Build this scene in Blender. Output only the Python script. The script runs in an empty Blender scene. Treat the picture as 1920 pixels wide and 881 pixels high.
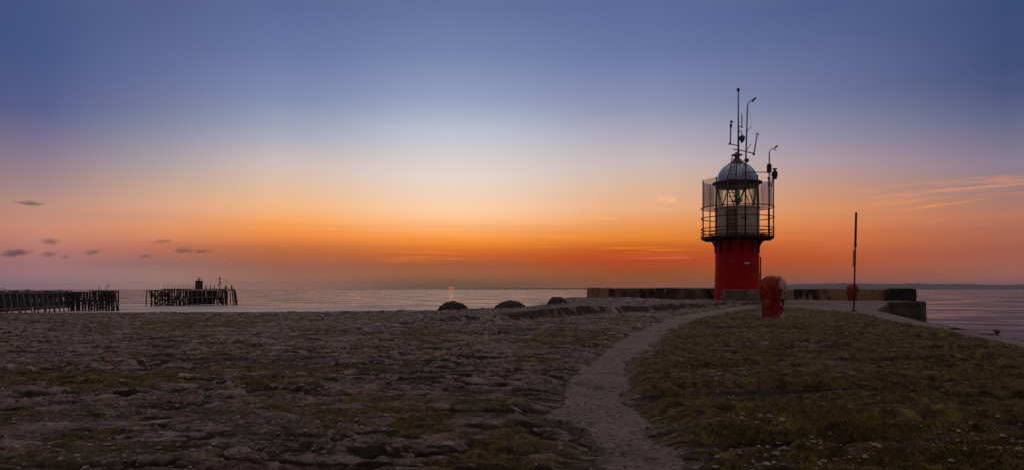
import bpy, math, random
import numpy as np
from mathutils import Vector, Matrix
random.seed(7); RNG = np.random.default_rng(7)
R = math.radians; PI = math.pi
S = bpy.context.scene; COL = S.collection

# ------------------------------------------------------------------ camera, sky, sun, exposure
ZC = 8.0                                   # eye height above the sea (the quay top is about 7 m above it)
cam = bpy.data.cameras.new('camera'); cam_o = bpy.data.objects.new('camera', cam); COL.objects.link(cam_o)
cam_o.location = (0, 0, ZC); cam_o.rotation_euler = (R(90), 0, 0)
cam.sensor_width = 36; cam.lens = 36*1300/1920; cam.shift_y = 100.5/1920
cam.clip_start = 0.1; cam.clip_end = 60000
S.camera = cam_o
S.view_settings.view_transform = 'Standard'; S.view_settings.look = 'None'
S.view_settings.exposure = 0; S.view_settings.gamma = 1; S.view_settings.use_curve_mapping = False
S.render.engine = 'CYCLES'
S.cycles.use_denoising = False; S.cycles.use_adaptive_sampling = True; S.cycles.adaptive_threshold = .004
S.cycles.max_bounces = 8; S.cycles.transparent_max_bounces = 24; S.cycles.volume_bounces = 0
S.cycles.sample_clamp_indirect = 4

def lin(c):
    return tuple((v/255/12.92 if v <= 10 else ((v/255+.055)/1.055)**2.4) for v in c)

SUN_AZ, SUN_EL = math.atan((846-960)/1300), R(0.25)     # azimuth from +Y towards +X
W = bpy.data.worlds.new('World'); S.world = W; W.use_nodes = True
SKY_GAIN = 1.0
def build_world():
    nt = W.node_tree; nt.nodes.clear(); N = nt.nodes.new; L = nt.links.new
    out = N('ShaderNodeOutputWorld')
    tc = N('ShaderNodeTexCoord'); sx = N('ShaderNodeSeparateXYZ'); L(tc.outputs['Generated'], sx.inputs[0])
    def m(op, a, b=None, c=None, clamp=False):
        n = N('ShaderNodeMath'); n.operation = op; n.use_clamp = clamp
        for i, v in enumerate((a, b, c)):
            if v is None: continue
            if isinstance(v, (int, float)): n.inputs[i].default_value = v
            else: L(v, n.inputs[i])
        return n.outputs[0]
    el = m('MULTIPLY', m('ARCSINE', sx.outputs[2]), 2/PI)              # elevation, 0..1 = horizon..zenith
    az = m('MULTIPLY', m('ARCTAN2', sx.outputs[0], sx.outputs[1]), 180/PI)   # degrees, 0 = +Y, + towards +X
    cols = {   # picture column of the photograph -> (row, sRGB): colours of the dusk sky by direction
     80: [(4, (64.3, 83.1, 131.2)), (100, (64.8, 84.5, 134.3)), (204, (83.0, 93.4, 138.7)), (254, (113.4, 108.1, 143.4)), (304, (140.5, 123.8, 140.5)), (344, (160.1, 132.9, 135.9)), (384, (186.0, 141.6, 128.1)), (430, (204.9, 139.6, 116.2)), (460, (187.2, 123.2, 113.4)), (490, (164.9, 115.6, 116.2)), (535, (160.3, 124.9, 137.5))],
     300: [(4, (79.3, 93.5, 140.3)), (64, (85.2, 99.4, 144.0)), (130, (94.9, 108.6, 152.8)), (204, (113.3, 121.7, 156.7)), (254, (138.9, 139.5, 161.5)), (304, (167.8, 156.2, 160.4)), (344, (194.9, 162.4, 147.0)), (384, (216.5, 164.0, 136.2)), (434, (221.9, 144.0, 99.5)), (465, (188.2, 112.0, 85.9)), (494, (148.5, 109.1, 101.9)), (529, (174.1, 133.3, 121.2)), (540, (176.5, 135.1, 125.2))],
     520: [(4, (86.8, 102.6, 151.5)), (100, (100.7, 117.8, 164.2)), (190, (128.0, 142.6, 177.8)), (254, (165.7, 169.4, 188.7)), (304, (203.2, 188.2, 185.0)), (344, (222.0, 189.1, 164.9)), (384, (239.3, 185.1, 135.5)), (420, (251.4, 163.5, 86.6)), (444, (231.0, 134.6, 64.4)), (470, (184.4, 100.4, 58.5)), (500, (151.8, 97.3, 79.3)), (540, (162.2, 114.8, 94.6))],
     850: [(4, (93.0, 109.6, 156.5)), (100, (111.3, 131.2, 171.1)), (184, (142.6, 157.7, 189.6)), (252, (187.9, 193.9, 208.9)), (300, (211.9, 206.6, 204.9)), (334, (226.1, 212.4, 203.3)), (374, (240.3, 208.0, 180.2)), (402, (252.6, 203.8, 160.0)), (429, (251.7, 177.5, 110.6)), (450, (244.1, 142.4, 51.4)), (474, (197.9, 94.9, 36.9)), (494, (154.2, 82.6, 51.1)), (515, (150.5, 93.1, 60.5)), (537, (105.6, 79.1, 36.1))],
     1220: [(4, (87.6, 103.9, 152.7)), (100, (100.4, 118.4, 164.4)), (204, (139.9, 147.6, 177.1)), (254, (171.3, 168.7, 184.2)), (304, (196.6, 183.9, 182.8)), (344, (215.9, 181.7, 158.1)), (394, (233.4, 171.7, 127.5)), (420, (234.5, 150.9, 85.7)), (444, (232.3, 133.4, 38.0)), (464, (193.5, 81.9, 20.8)), (484, (190.4, 59.9, 6.6)), (514, (144.0, 77.8, 31.8)), (537, (153.4, 77.3, 6.6))],
     1560: [(4, (73.1, 90.3, 138.3)), (64, (83.7, 99.1, 143.8)), (180, (106.2, 115.2, 154.1)), (254, (140.0, 138.4, 163.3)), (304, (171.7, 149.7, 157.9)), (354, (198.1, 147.2, 124.0)), (404, (219.6, 141.1, 91.2)), (444, (212.0, 112.4, 60.3)), (484, (185.9, 85.0, 38.4)), (520, (157.4, 82.7, 57.5)), (538, (138, 82, 76))],
     1880: [(4, (53.8, 73.7, 119.8)), (120, (60.0, 76.8, 119.1)), (180, (73.9, 85.4, 126.1)), (224, (95.5, 100.7, 134.7)), (264, (117.3, 111.4, 139.5)), (304, (136.4, 123.8, 142.5)), (344, (145.3, 123.3, 125.9)), (404, (181.4, 118.6, 94.6)), (434, (174.5, 105.6, 82.8)), (464, (166.7, 93.7, 74.8)), (519, (155.2, 96.5, 84.6)), (535, (130, 90, 92))]}
    ramps = []
    for px, rows in cols.items():
        r = N('ShaderNodeValToRGB'); L(el, r.inputs[0]); cr = r.color_ramp; cr.interpolation = 'CARDINAL' if False else 'EASE' if False else 'LINEAR'
        pts = [(math.atan((541-y)/math.hypot(1300, px-960))/(PI/2), lin(c)) for y, c in rows]
        pts = [(max(0, p), c) for p, c in pts]; pts.sort(key=lambda q: q[0])
        top = pts[-1][1]
        pts += [(0.40, (.30,.26,.27)), (0.60, (.46,.37,.32)), (0.95, (.40,.32,.275))]  # bright warm sky added above the view to light the ground
        while len(cr.elements) < len(pts): cr.elements.new(.5)
        for e, (p, c) in zip(sorted(cr.elements, key=lambda e: e.position), pts): pass
        for i, (p, c) in enumerate(pts): cr.elements[i].position = p if i == 0 else max(p, 1e-4*i)
        for i, (p, c) in enumerate(pts): cr.elements[i].color = (*c, 1)
        ramps.append((math.degrees(math.atan((px-960)/1300)), r.outputs[0]))
    # unseen sky behind the viewer, shaped for its light: dim low down, bright overhead
    r = N('ShaderNodeValToRGB'); L(el, r.inputs[0]); cr = r.color_ramp
    for i, (p, c) in enumerate([(0, (.055, .045, .06)), (.07, (.085, .065, .08)), (.16, (.12, .09, .11)), (.40, (.15, .12, .14)), (.95, (.40, .32, .275))]):
        e = cr.elements[i] if i < 2 else cr.elements.new(p)
        e.position = p; e.color = (*c, 1)
    dk = N('ShaderNodeMix'); dk.data_type = 'RGBA'; dk.blend_type = 'MULTIPLY'; dk.inputs[0].default_value = 1; L(ramps[0][1], dk.inputs[6]); dk.inputs[7].default_value = (.55,.58,.62,1)
    ramps = [(-150, r.outputs[0]), (-45, dk.outputs[2])] + ramps + [(75, ramps[-1][1]), (150, r.outputs[0])]
    col = ramps[0][1]
    for (a0, _), (a1, c1) in zip(ramps, ramps[1:]):
        mr = N('ShaderNodeMapRange'); mr.interpolation_type = 'SMOOTHSTEP' if abs(a1-a0) > 30 or min(abs(a0+4.84), abs(a1+4.84)) < .3 else 'LINEAR'; mr.clamp = True
        L(az, mr.inputs[0]); mr.inputs[1].default_value = a0; mr.inputs[2].default_value = a1
        mx = N('ShaderNodeMix'); mx.data_type = 'RGBA'; L(mr.outputs[0], mx.inputs[0]); L(col, mx.inputs[6]); L(c1, mx.inputs[7]); col = mx.outputs[2]
    # thin cirrus and smoke-like streaks, stretched along the horizon
    def streak(sc_az, sc_el, lo, hi, seed, el0, el1, az0, az1, tilt=0.0):
        v = N('ShaderNodeCombineXYZ')
        L(m('MULTIPLY', az, sc_az), v.inputs[0]); L(m('MULTIPLY_ADD', el, 90*sc_el, m('MULTIPLY', az, tilt*sc_el)), v.inputs[1]); v.inputs[2].default_value = seed
        n = N('ShaderNodeTexNoise'); n.inputs['Scale'].default_value = 1; n.inputs['Detail'].default_value = 5; n.inputs['Roughness'].default_value = .58
        n.inputs['Distortion'].default_value = .4; L(v.outputs[0], n.inputs['Vector'])
        mr = N('ShaderNodeMapRange'); mr.interpolation_type = 'SMOOTHSTEP'; L(n.outputs[0], mr.inputs[0]); mr.inputs[1].default_value = lo; mr.inputs[2].default_value = hi
        def win(x, a, b, s):
            p = N('ShaderNodeMapRange'); p.interpolation_type = 'SMOOTHSTEP'; L(x, p.inputs[0]); p.inputs[1].default_value = a-s; p.inputs[2].default_value = a+s
            q = N('ShaderNodeMapRange'); q.interpolation_type = 'SMOOTHSTEP'; L(x, q.inputs[0]); q.inputs[1].default_value = b-s; q.inputs[2].default_value = b+s
            return m('MULTIPLY', p.outputs[0], m('SUBTRACT', 1, q.outputs[0]))
        eld = m('MULTIPLY', el, 90)
        return m('MULTIPLY', mr.outputs[0], m('MULTIPLY', win(eld, el0, el1, (el1-el0)*.3), win(az, az0, az1, (az1-az0)*.18)))
    def over(f, amount, c):
        nonlocal col
        mx = N('ShaderNodeMix'); mx.data_type = 'RGBA'; L(m('MULTIPLY', f, amount, clamp=True), mx.inputs[0]); L(col, mx.inputs[6]); mx.inputs[7].default_value = (*c, 1); col = mx.outputs[2]
    over(streak(.16, 2.1, .48, .68, 3.1, 6.2, 7.6, 25.5, 37, -.012), .5, lin((235, 150, 105)))
    over(streak(.16, 1.6, .50, .75, 7.7, 4.2, 6.4, 16, 34, -.05), .6, lin((250, 150, 75)))
    over(streak(.10, 2.6, .52, .72, 5.3, 2.2, 3.9, -10, 16), .50, lin((252, 150, 50)))
    over(streak(.09, 2.4, .54, .76, 9.9, 4.9, 6.0, 5, 15), .8, lin((252, 185, 95)))
    over(streak(.7, 3.0, .40, .66, 4.4, 6.9, 7.35, 11.9, 13.3, -.35), .75, lin((255, 196, 128)))
    over(streak(.06, 1.3, .45, .75, 12.9, .4, 5.5, -40, 40), .16, lin((120, 85, 100)))
    # the sun, sunk into the bank of murk above the sea: only a red sliver still shows
    sd = N('ShaderNodeVectorMath'); sd.operation = 'DOT_PRODUCT'; L(tc.outputs['Generated'], sd.inputs[0])
    sd.inputs[1].default_value = (math.sin(SUN_AZ)*math.cos(R(.12)), math.cos(SUN_AZ)*math.cos(R(.12)), math.sin(R(.12)))
    dx = m('ABSOLUTE', m('SUBTRACT', az, math.degrees(SUN_AZ)))
    dz = m('ABSOLUTE', m('SUBTRACT', m('MULTIPLY', el, 90), .12))
    rr = m('ADD', m('POWER', m('DIVIDE', dx, .27), 2), m('POWER', m('DIVIDE', dz, .085), 2))
    disc = N('ShaderNodeMapRange'); L(rr, disc.inputs[0]); disc.inputs[1].default_value = 1.1; disc.inputs[2].default_value = .35; disc.clamp = True
    sunc = N('ShaderNodeMix'); sunc.data_type = 'RGBA'; L(disc.outputs[0], sunc.inputs[0]); L(col, sunc.inputs[6]); sunc.inputs[7].default_value = (1.0, .12, .075, 1); col = sunc.outputs[2]
    bg = N('ShaderNodeBackground'); L(col, bg.inputs[0]); bg.inputs[1].default_value = SKY_GAIN
    ns = N('ShaderNodeTexSky'); ns.sky_type = 'NISHITA'; ns.sun_disc = False; ns.sun_elevation = SUN_EL; ns.sun_rotation = SUN_AZ
    ns.altitude = 0; ns.dust_density = 2.5
    b2 = N('ShaderNodeBackground'); L(ns.outputs[0], b2.inputs[0]); b2.inputs[1].default_value = .01
    ad = N('ShaderNodeAddShader'); L(bg.outputs[0], ad.inputs[0]); L(b2.outputs[0], ad.inputs[1]); L(ad.outputs[0], out.inputs[0])
build_world()
sun = bpy.data.lights.new('sun', 'SUN'); sun.energy = .001; sun.angle = R(.5); sun.color = (1, .42, .2)
sun_o = bpy.data.objects.new('sun', sun); COL.objects.link(sun_o)
sun_o.rotation_euler = Vector((math.sin(SUN_AZ)*math.cos(R(.6)), math.cos(SUN_AZ)*math.cos(R(.6)), math.sin(R(.6)))).to_track_quat('Z', 'Y').to_euler()

# ------------------------------------------------------------------ helpers
def at(px, py, Y):
    """a spot in the place, Y metres ahead, that the photograph shows at pixel (px, py)"""
    return np.array([(px-960)/1300*Y, Y, ZC+(541-py)/1300*Y])
def onz(px, py, z):
    Y = (ZC-z)*1300/(py-541); return np.array([(px-960)/1300*Y, Y, z])

class MB:
    def __init__(s): s.v = []; s.f = []
    def add(s, v, f):
        n = len(s.v); s.v += [tuple(p) for p in v]; s.f += [tuple(i+n for i in q) for q in f]; return s
    def box(s, c, d, rz=0.0, jit=0.0, rx=0.0, ry=0.0):
        M = Matrix.Translation(c) @ Matrix.Rotation(rz, 4, 'Z') @ Matrix.Rotation(ry, 4, 'Y') @ Matrix.Rotation(rx, 4, 'X')
        v = []
        for x, y, z in ((-1,-1,-1),(1,-1,-1),(1,1,-1),(-1,1,-1),(-1,-1,1),(1,-1,1),(1,1,1),(-1,1,1)):
            v.append(M @ Vector((x*d[0]/2+random.uniform(-jit,jit), y*d[1]/2+random.uniform(-jit,jit), z*d[2]/2+random.uniform(-jit,jit))))
        return s.add(v, ((3,2,1,0),(4,5,6,7),(0,1,5,4),(1,2,6,5),(2,3,7,6),(3,0,4,7)))
    def tube(s, pts, r, n=8, cap=True, sq=False):
        pts = [Vector(p) for p in pts]; rs = r if isinstance(r, (list, tuple)) else [r]*len(pts)
        vs = []; fs = []; up = None
        for i, p in enumerate(pts):
            t = (pts[min(i+1, len(pts)-1)]-pts[max(i-1, 0)]).normalized()
            if up is None: up = Vector((0,0,1)) if abs(t.z) < .9 else Vector((1,0,0)) if abs(t.x) < .5 else Vector((0,1,0))
            a = t.cross(up).normalized(); b = a.cross(t).normalized(); up = b
            for k in range(n):
                w = 2*PI*(k+.5)/n; vs.append(p+(a*math.cos(w)+b*math.sin(w))*rs[i])
        for i in range(len(pts)-1):
            for k in range(n): fs.append((i*n+k, i*n+(k+1) % n, (i+1)*n+(k+1) % n, (i+1)*n+k))
        if cap: fs.append(tuple(range(n))[::-1]); fs.append(tuple((len(pts)-1)*n+k for k in range(n)))
        return s.add(vs, fs)
    def beam(s, a, b, w, h=None):
        """square timber from a to b"""
        return s.tube([a, b], (w if h is None else (w+h)/2)*.7071, 4)
    def lathe(s, prof, n=48, c=(0,0,0), a0=0.0, a1=2*PI):
        full = abs(a1-a0-2*PI) < 1e-6; m = n if full else n+1; vs = []; fs = []
        for r, z in prof:
            for k in range(m):
                a = a0+(a1-a0)*k/n; vs.append((c[0]+r*math.sin(a), c[1]-r*math.cos(a), c[2]+z))
        for i in range(len(prof)-1):
            for k in range(n if full else m-1):
                k2 = (k+1) % m; fs.append((i*m+k, i*m+k2, (i+1)*m+k2, (i+1)*m+k))
        return s.add(vs, fs)
    def ring(s, r, z, t, n=64, c=(0,0,0), m=6):
        vs = []; fs = []
        for k in range(n):
            a = 2*PI*k/n
            for j in range(m):
                w = 2*PI*j/m; q = r+t*math.cos(w); vs.append((c[0]+q*math.sin(a), c[1]-q*math.cos(a), c[2]+z+t*math.sin(w)))
        for k in range(n):
            for j in range(m): fs.append((k*m+j, ((k+1) % n)*m+j, ((k+1) % n)*m+(j+1) % m, k*m+(j+1) % m))
        return s.add(vs, fs)
    def ball(s, c, r, n=12, sc=(1,1,1), jit=0):
        prof = [(max(1e-4, math.sin(PI*i/n)), -math.cos(PI*i/n)) for i in range(n+1)]
        t = MB().lathe(prof, n*2); t.v = [(c[0]+x*r*sc[0]*(1+random.uniform(-jit,jit)), c[1]+y*r*sc[1]*(1+random.uniform(-jit,jit)), c[2]+z*r*sc[2]*(1+random.uniform(-jit,jit))) for x, y, z in t.v]
        return s.add(t.v, t.f)
    def build(s, name, mat, parent=None, smooth=False, loc=None, bevel=0, auto=None):
        me = bpy.data.meshes.new(name); me.from_pydata(s.v, [], s.f); me.update()
        import bmesh
        bm = bmesh.new(); bm.from_mesh(me); bmesh.ops.recalc_face_normals(bm, faces=bm.faces)
        if auto is not None:
            for e in bm.edges: e.smooth = e.calc_face_angle(0) < R(auto) if len(e.link_faces) == 2 else True
            smooth = True
        bm.to_mesh(me); bm.free()
        if smooth: me.polygons.foreach_set('use_smooth', [True]*len(me.polygons))
        me.materials.append(mat)
        o = bpy.data.objects.new(name, me); COL.objects.link(o)
        if parent is not None: o.parent = parent
        if loc is not None: o.location = loc
        if bevel:
            b = o.modifiers.new('bevel', 'BEVEL'); b.width = bevel; b.segments = 2; b.limit_method = 'ANGLE'
        return o

def tag(o, label=None, cat=None, group=None, kind=None):
    if label: o['label'] = label
    if cat: o['category'] = cat
    if group: o['group'] = group
    if kind: o['kind'] = kind
    return o
def thing(name, label, cat, loc=(0,0,0), rz=0.0, group=None):
    o = bpy.data.objects.new(name, None); COL.objects.link(o); o.empty_display_size = .3
    o.location = loc; o.rotation_euler = (0, 0, rz); return tag(o, label, cat, group)
def fast_mesh(name, V, F, mat, smooth=True, attrs=None, ncol=4):
    """V (n,3), F (m,ncol) arrays"""
    me = bpy.data.meshes.new(name); V = np.asarray(V, np.float32); F = np.asarray(F, np.int32)
    me.vertices.add(len(V)); me.vertices.foreach_set('co', V.ravel())
    me.loops.add(F.size); me.loops.foreach_set('vertex_index', F.ravel())
    me.polygons.add(len(F)); me.polygons.foreach_set('loop_start', np.arange(0, F.size, F.shape[1], dtype=np.int32))
    me.update(calc_edges=True); me.validate()
    me.polygons.foreach_set('use_smooth', np.full(len(F), smooth))
    for k, a in (attrs or {}).items():
        at_ = me.attributes.new(k, 'FLOAT', 'POINT'); at_.data.foreach_set('value', np.asarray(a, np.float32))
    me.materials.append(mat)
    o = bpy.data.objects.new(name, me); COL.objects.link(o); return o

# numpy noise
def _h(ix, iy, seed):
    n = (ix.astype(np.int64)*374761393+iy.astype(np.int64)*668265263+seed*1442695041) & 0xffffffff
    n = ((n ^ (n >> 13))*1274126177) & 0xffffffff
    n = ((n ^ (n >> 16))*2246822519) & 0xffffffff
    return ((n ^ (n >> 15)) & 0xffffff)/float(0xffffff)
def vnoise(x, y, seed=0):
    ix = np.floor(x); iy = np.floor(y); fx = x-ix; fy = y-iy; fx = fx*fx*(3-2*fx); fy = fy*fy*(3-2*fy)
    a = _h(ix, iy, seed); b = _h(ix+1, iy, seed); c = _h(ix, iy+1, seed); d = _h(ix+1, iy+1, seed)
    return (a*(1-fx)+b*fx)*(1-fy)+(c*(1-fx)+d*fx)*fy
def fbm(x, y, o=4, seed=0, g=.5):
    s = 0; a = 1; t = 0
    for i in range(o):
        s = s+a*vnoise(x*2**i+17.3*i, y*2**i-9.1*i, seed+i*31); t += a; a *= g
    return s/t
def sst(a, b, x):
    t = np.clip((x-a)/(b-a), 0, 1); return t*t*(3-2*t)
def voro(x, y, seed=0, jit=.85):
    """nearest and second-nearest distance and a random number per cell"""
    ix = np.floor(x); iy = np.floor(y); f1 = np.full(x.shape, 9.); f2 = np.full(x.shape, 9.); cid = np.zeros(x.shape); cx = np.zeros(x.shape); cy = np.zeros(x.shape)
    for dx in (-1,0,1):
        for dy in (-1,0,1):
            jx = ix+dx; jy = iy+dy
            px = jx+.5+jit*(_h(jx, jy, seed)-.5); py = jy+.5+jit*(_h(jx, jy, seed+7)-.5)
            d = np.sqrt((px-x)**2+(py-y)**2); c = _h(jx, jy, seed+99)
            nw = d < f1
            f2 = np.where(nw, f1, np.minimum(f2, d)); cid = np.where(nw, c, cid); cx = np.where(nw, x-px, cx); cy = np.where(nw, y-py, cy); f1 = np.where(nw, d, f1)
    return f1, f2, cid, cx, cy

# ------------------------------------------------------------------ materials
def mat(name, base=(.3,.3,.3), rough=.8, metal=0.0, spec=.5, var=None, vscale=4.0, bump=0.0, bscale=20.0, coords='Object', stretch=(1,1,1), patches=(), detail=6):
    """base colour, its noise variation `var`, and patches [(colour, scale, lo, hi, stretch, roughness)] of stain, rust or peeling paint"""
    M = bpy.data.materials.new(name); M.use_nodes = True; nt = M.node_tree; N = nt.nodes.new; L = nt.links.new
    B = nt.nodes['Principled BSDF']; B.inputs['Roughness'].default_value = rough; B.inputs['Metallic'].default_value = metal; B.inputs['Specular IOR Level'].default_value = spec
    tc = N('ShaderNodeTexCoord'); mp = N('ShaderNodeMapping'); L(tc.outputs[coords], mp.inputs[0]); mp.inputs['Scale'].default_value = stretch
    def noise(sc, st=None, seed=0.0):
        n = N('ShaderNodeTexNoise'); n.inputs['Scale'].default_value = sc; n.inputs['Detail'].default_value = detail; n.inputs['Roughness'].default_value = .62
        q = N('ShaderNodeMapping'); L(tc.outputs[coords], q.inputs[0]); q.inputs['Scale'].default_value = st or stretch; q.inputs['Location'].default_value = (seed, seed*1.7, -seed)
        L(q.outputs[0], n.inputs['Vector']); return n.outputs[0]
    col = None
    if var:
        r = N('ShaderNodeValToRGB'); L(noise(vscale), r.inputs[0]); r.color_ramp.elements[0].position = .32; r.color_ramp.elements[1].position = .68
        r.color_ramp.elements[0].color = (*var, 1); r.color_ramp.elements[1].color = (*base, 1); col = r.outputs[0]
    else:
        c = N('ShaderNodeRGB'); c.outputs[0].default_value = (*base, 1); col = c.outputs[0]
    rgh = None
    for i, (pc, sc, lo, hi, st, prg) in enumerate(patches):
        mr = N('ShaderNodeMapRange'); mr.interpolation_type = 'SMOOTHSTEP'; L(noise(sc, st, 3.7*i+1.3), mr.inputs[0]); mr.inputs[1].default_value = lo; mr.inputs[2].default_value = hi
        mx = N('ShaderNodeMix'); mx.data_type = 'RGBA'; L(mr.outputs[0], mx.inputs[0]); L(col, mx.inputs[6]); mx.inputs[7].default_value = (*pc, 1); col = mx.outputs[2]
        if prg is not None:
            rx = N('ShaderNodeMix'); L(mr.outputs[0], rx.inputs[0]); rx.inputs[3].default_value = prg
            if rgh is None: rx.inputs[2].default_value = rough
            else: L(rgh, rx.inputs[2])
            rgh = rx.outputs[0]
    L(col, B.inputs['Base Color'])
    if rgh is not None: L(rgh, B.inputs['Roughness'])
    if bump:
        b = N('ShaderNodeBump'); b.inputs['Strength'].default_value = min(1, bump); b.inputs['Distance'].default_value = .02*max(1, bump); L(noise(bscale), b.inputs['Height']); L(b.outputs[0], B.inputs['Normal'])
    return M

M = {}
M['timber'] = mat('weathered_timber', (.055,.046,.042), .9, var=(.022,.018,.017), vscale=1.5, bump=.5, bscale=6)
M['plank'] = mat('dark_planking', (.022,.019,.018), .95, var=(.010,.009,.009), vscale=.8)
M['bleached'] = mat('bleached_timber', (.20,.18,.17), .9, var=(.10,.09,.085), vscale=1.2, bump=.4, bscale=6)
M['iron'] = mat('dark_iron', (.030,.022,.022), .7, metal=0.0, var=(.055,.030,.022), vscale=6, bump=.3, bscale=25)
M['rail'] = mat('rusty_rail_iron', (.070,.030,.026), .75, var=(.040,.018,.016), vscale=5, bump=.3, bscale=30)
M['red'] = mat('red_tower_paint', (.64,.005,.007), .62, spec=.2, var=(.44,.0035,.005), vscale=1.2, bump=.25, bscale=7,
   patches=[((.20,.035,.02), 3.0, .60, .72, (1,1,.35), .8), ((.52,.30,.26), 2.2, .66, .74, (1,1,.5), .7)])
M['white'] = mat('dirty_white_paint', (.74,.62,.50), .6, var=(.52,.40,.30), vscale=2.5, bump=.2, bscale=12,
   patches=[((.26,.11,.045), 3.2, .56, .74, (1,1,.22), .85), ((.10,.045,.025), 5.0, .66, .76, (1,1,.6), .9)])
M['zinc'] = mat('zinc_dome', (.46,.55,.68), .30, metal=.45, var=(.25,.33,.45), vscale=2.2, bump=.08, bscale=8,
   patches=[((.10,.085,.085), 1.8, .66, .78, (1,1,.35), .8)])
M['lead'] = mat('dull_lead', (.16,.15,.16), .6, var=(.09,.075,.07), vscale=5, bump=.2, bscale=20)
M['dark'] = mat('dark_weathered_metal', (.024,.024,.028), .6, var=(.04,.034,.034), vscale=8)
M['teal'] = mat('teal_camera_housing', (.022,.085,.095), .35)
M['pale'] = mat('pale_plastic', (.55,.52,.52), .5)
M['signwhite'] = mat('white_plate', (.78,.74,.74), .5, var=(.6,.5,.48), vscale=20)
M['lens'] = mat('green_lens', (.008,.17,.10), .12)
M['wallstone'] = mat('parapet_concrete', (.24,.170,.130), .92, var=(.12,.085,.068), vscale=1.1, bump=1.0, bscale=9,
   patches=[((.030,.022,.020), .8, .46, .60, (1,1,.5), None), ((.42,.34,.27), 2.2, .58, .70, (1,1,.7), None), ((.13,.10,.03), 3.0, .62, .75, (1,1,.4), None)])
M['wallpale'] = mat('lichened_wall', (.42,.285,.185), .92, var=(.26,.175,.115), vscale=1.3, bump=1.0, bscale=9,
   patches=[((.035,.026,.022), .9, .52, .62, (1,1,.4), None), ((.36,.24,.08), 2.6, .60, .76, (1,1,.35), None)])
M['blackstone'] = mat('blackened_stone', (.050,.038,.034), .95, var=(.016,.013,.012), vscale=3, bump=1.0, bscale=10, patches=[((.16,.105,.06), 2.5, .58, .72, (1,1,.5), None), ((.012,.010,.010), 5, .55, .68, None, None)])
M['quaystone'] = mat('quay_masonry', (.105,.080,.068), .9, var=(.035,.028,.026), vscale=.8, bump=1.0, bscale=5, patches=[((.17,.12,.06), 1.0, .58, .74, (1,1,.25), None)])
M['concrete'] = mat('apron_concrete', (.225,.160,.146), .9, var=(.145,.105,.096), vscale=.9, bump=1.0, bscale=24, patches=[((.07,.05,.047), 1.3, .58, .74, None, None), ((.24,.19,.18), 12, .6, .72, None, None)])
M['mound'] = mat('dark_mound_stone', (.060,.045,.040), .95, var=(.020,.015,.014), vscale=5, bump=1.5, bscale=14, patches=[((.15,.115,.10), 7, .56, .70, (1,1,2.5), None), ((.010,.008,.008), 6, .56, .66, (1,1,2), None)])
M['weed'] = mat('dark_weed', (.020,.014,.012), .95, var=(.034,.022,.016), vscale=12)
M['pole'] = mat('brown_pole_paint', (.060,.022,.020), .6, var=(.10,.055,.048), vscale=4, bump=.2, bscale=20)
M['hill'] = mat('hill_land', (.045,.055,.045), 1.0, var=(.030,.035,.035), vscale=.0012)
M['pebble'] = mat('pale_shell_and_stone', (.42,.37,.335), .85, var=(.085,.068,.056), vscale=9)

def bollard_mat():
    A = mat('rusty_bollard_paint', (.44,.028,.012), .75, spec=.3, var=(.20,.013,.009), vscale=3, bump=1.0, bscale=22,
       patches=[((.50,.115,.025), 4.6, .53, .64, (1,1,.6), .85), ((.035,.010,.008), 3.0, .50, .62, (1,1,.45), .95), ((.50,.20,.07), 11, .63, .72, (1,1,.7), .9)])
    nt = A.node_tree; N = nt.nodes.new; L = nt.links.new; B = nt.nodes['Principled BSDF']
    src = B.inputs['Base Color'].links[0].from_socket
    tc = N('ShaderNodeTexCoord'); s = N('ShaderNodeSeparateXYZ'); L(tc.outputs['Object'], s.inputs[0])
    n = N('ShaderNodeTexNoise'); n.inputs['Scale'].default_value = 4.5; n.inputs['Detail'].default_value = 7; n.inputs['Roughness'].default_value = .65; L(tc.outputs['Object'], n.inputs['Vector'])
    # surviving cream paint: a strip down the seaward (right) side and flakes on the crown
    a = N('ShaderNodeMath'); a.operation = 'MULTIPLY_ADD'; L(s.outputs[0], a.inputs[0]); a.inputs[1].default_value = .85; L(n.outputs[0], a.inputs[2])
    mr = N('ShaderNodeMapRange'); L(a.outputs[0], mr.inputs[0]); mr.inputs[1].default_value = .70; mr.inputs[2].default_value = .78
    b = N('ShaderNodeMath'); b.operation = 'MULTIPLY_ADD'; L(s.outputs[2], b.inputs[0]); b.inputs[1].default_value = .26; 
    n2 = N('ShaderNodeTexNoise'); n2.inputs['Scale'].default_value = 3.6; n2.inputs['Detail'].default_value = 9; n2.inputs['Roughness'].default_value = .72; L(tc.outputs['Object'], n2.inputs['Vector']); L(n2.outputs[0], b.inputs[2])
    m2 = N('ShaderNodeMapRange'); L(b.outputs[0], m2.inputs[0]); m2.inputs[1].default_value = .93; m2.inputs[2].default_value = .96
    mx0 = N('ShaderNodeMath'); mx0.operation = 'MAXIMUM'; L(mr.outputs[0], mx0.inputs[0]); L(m2.outputs[0], mx0.inputs[1])
    mx = N('ShaderNodeMix'); mx.data_type = 'RGBA'; L(mx0.outputs[0], mx.inputs[0]); L(src, mx.inputs[6]); mx.inputs[7].default_value = (.50,.40,.34,1); L(mx.outputs[2], B.inputs['Base Color'])
    return A
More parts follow.
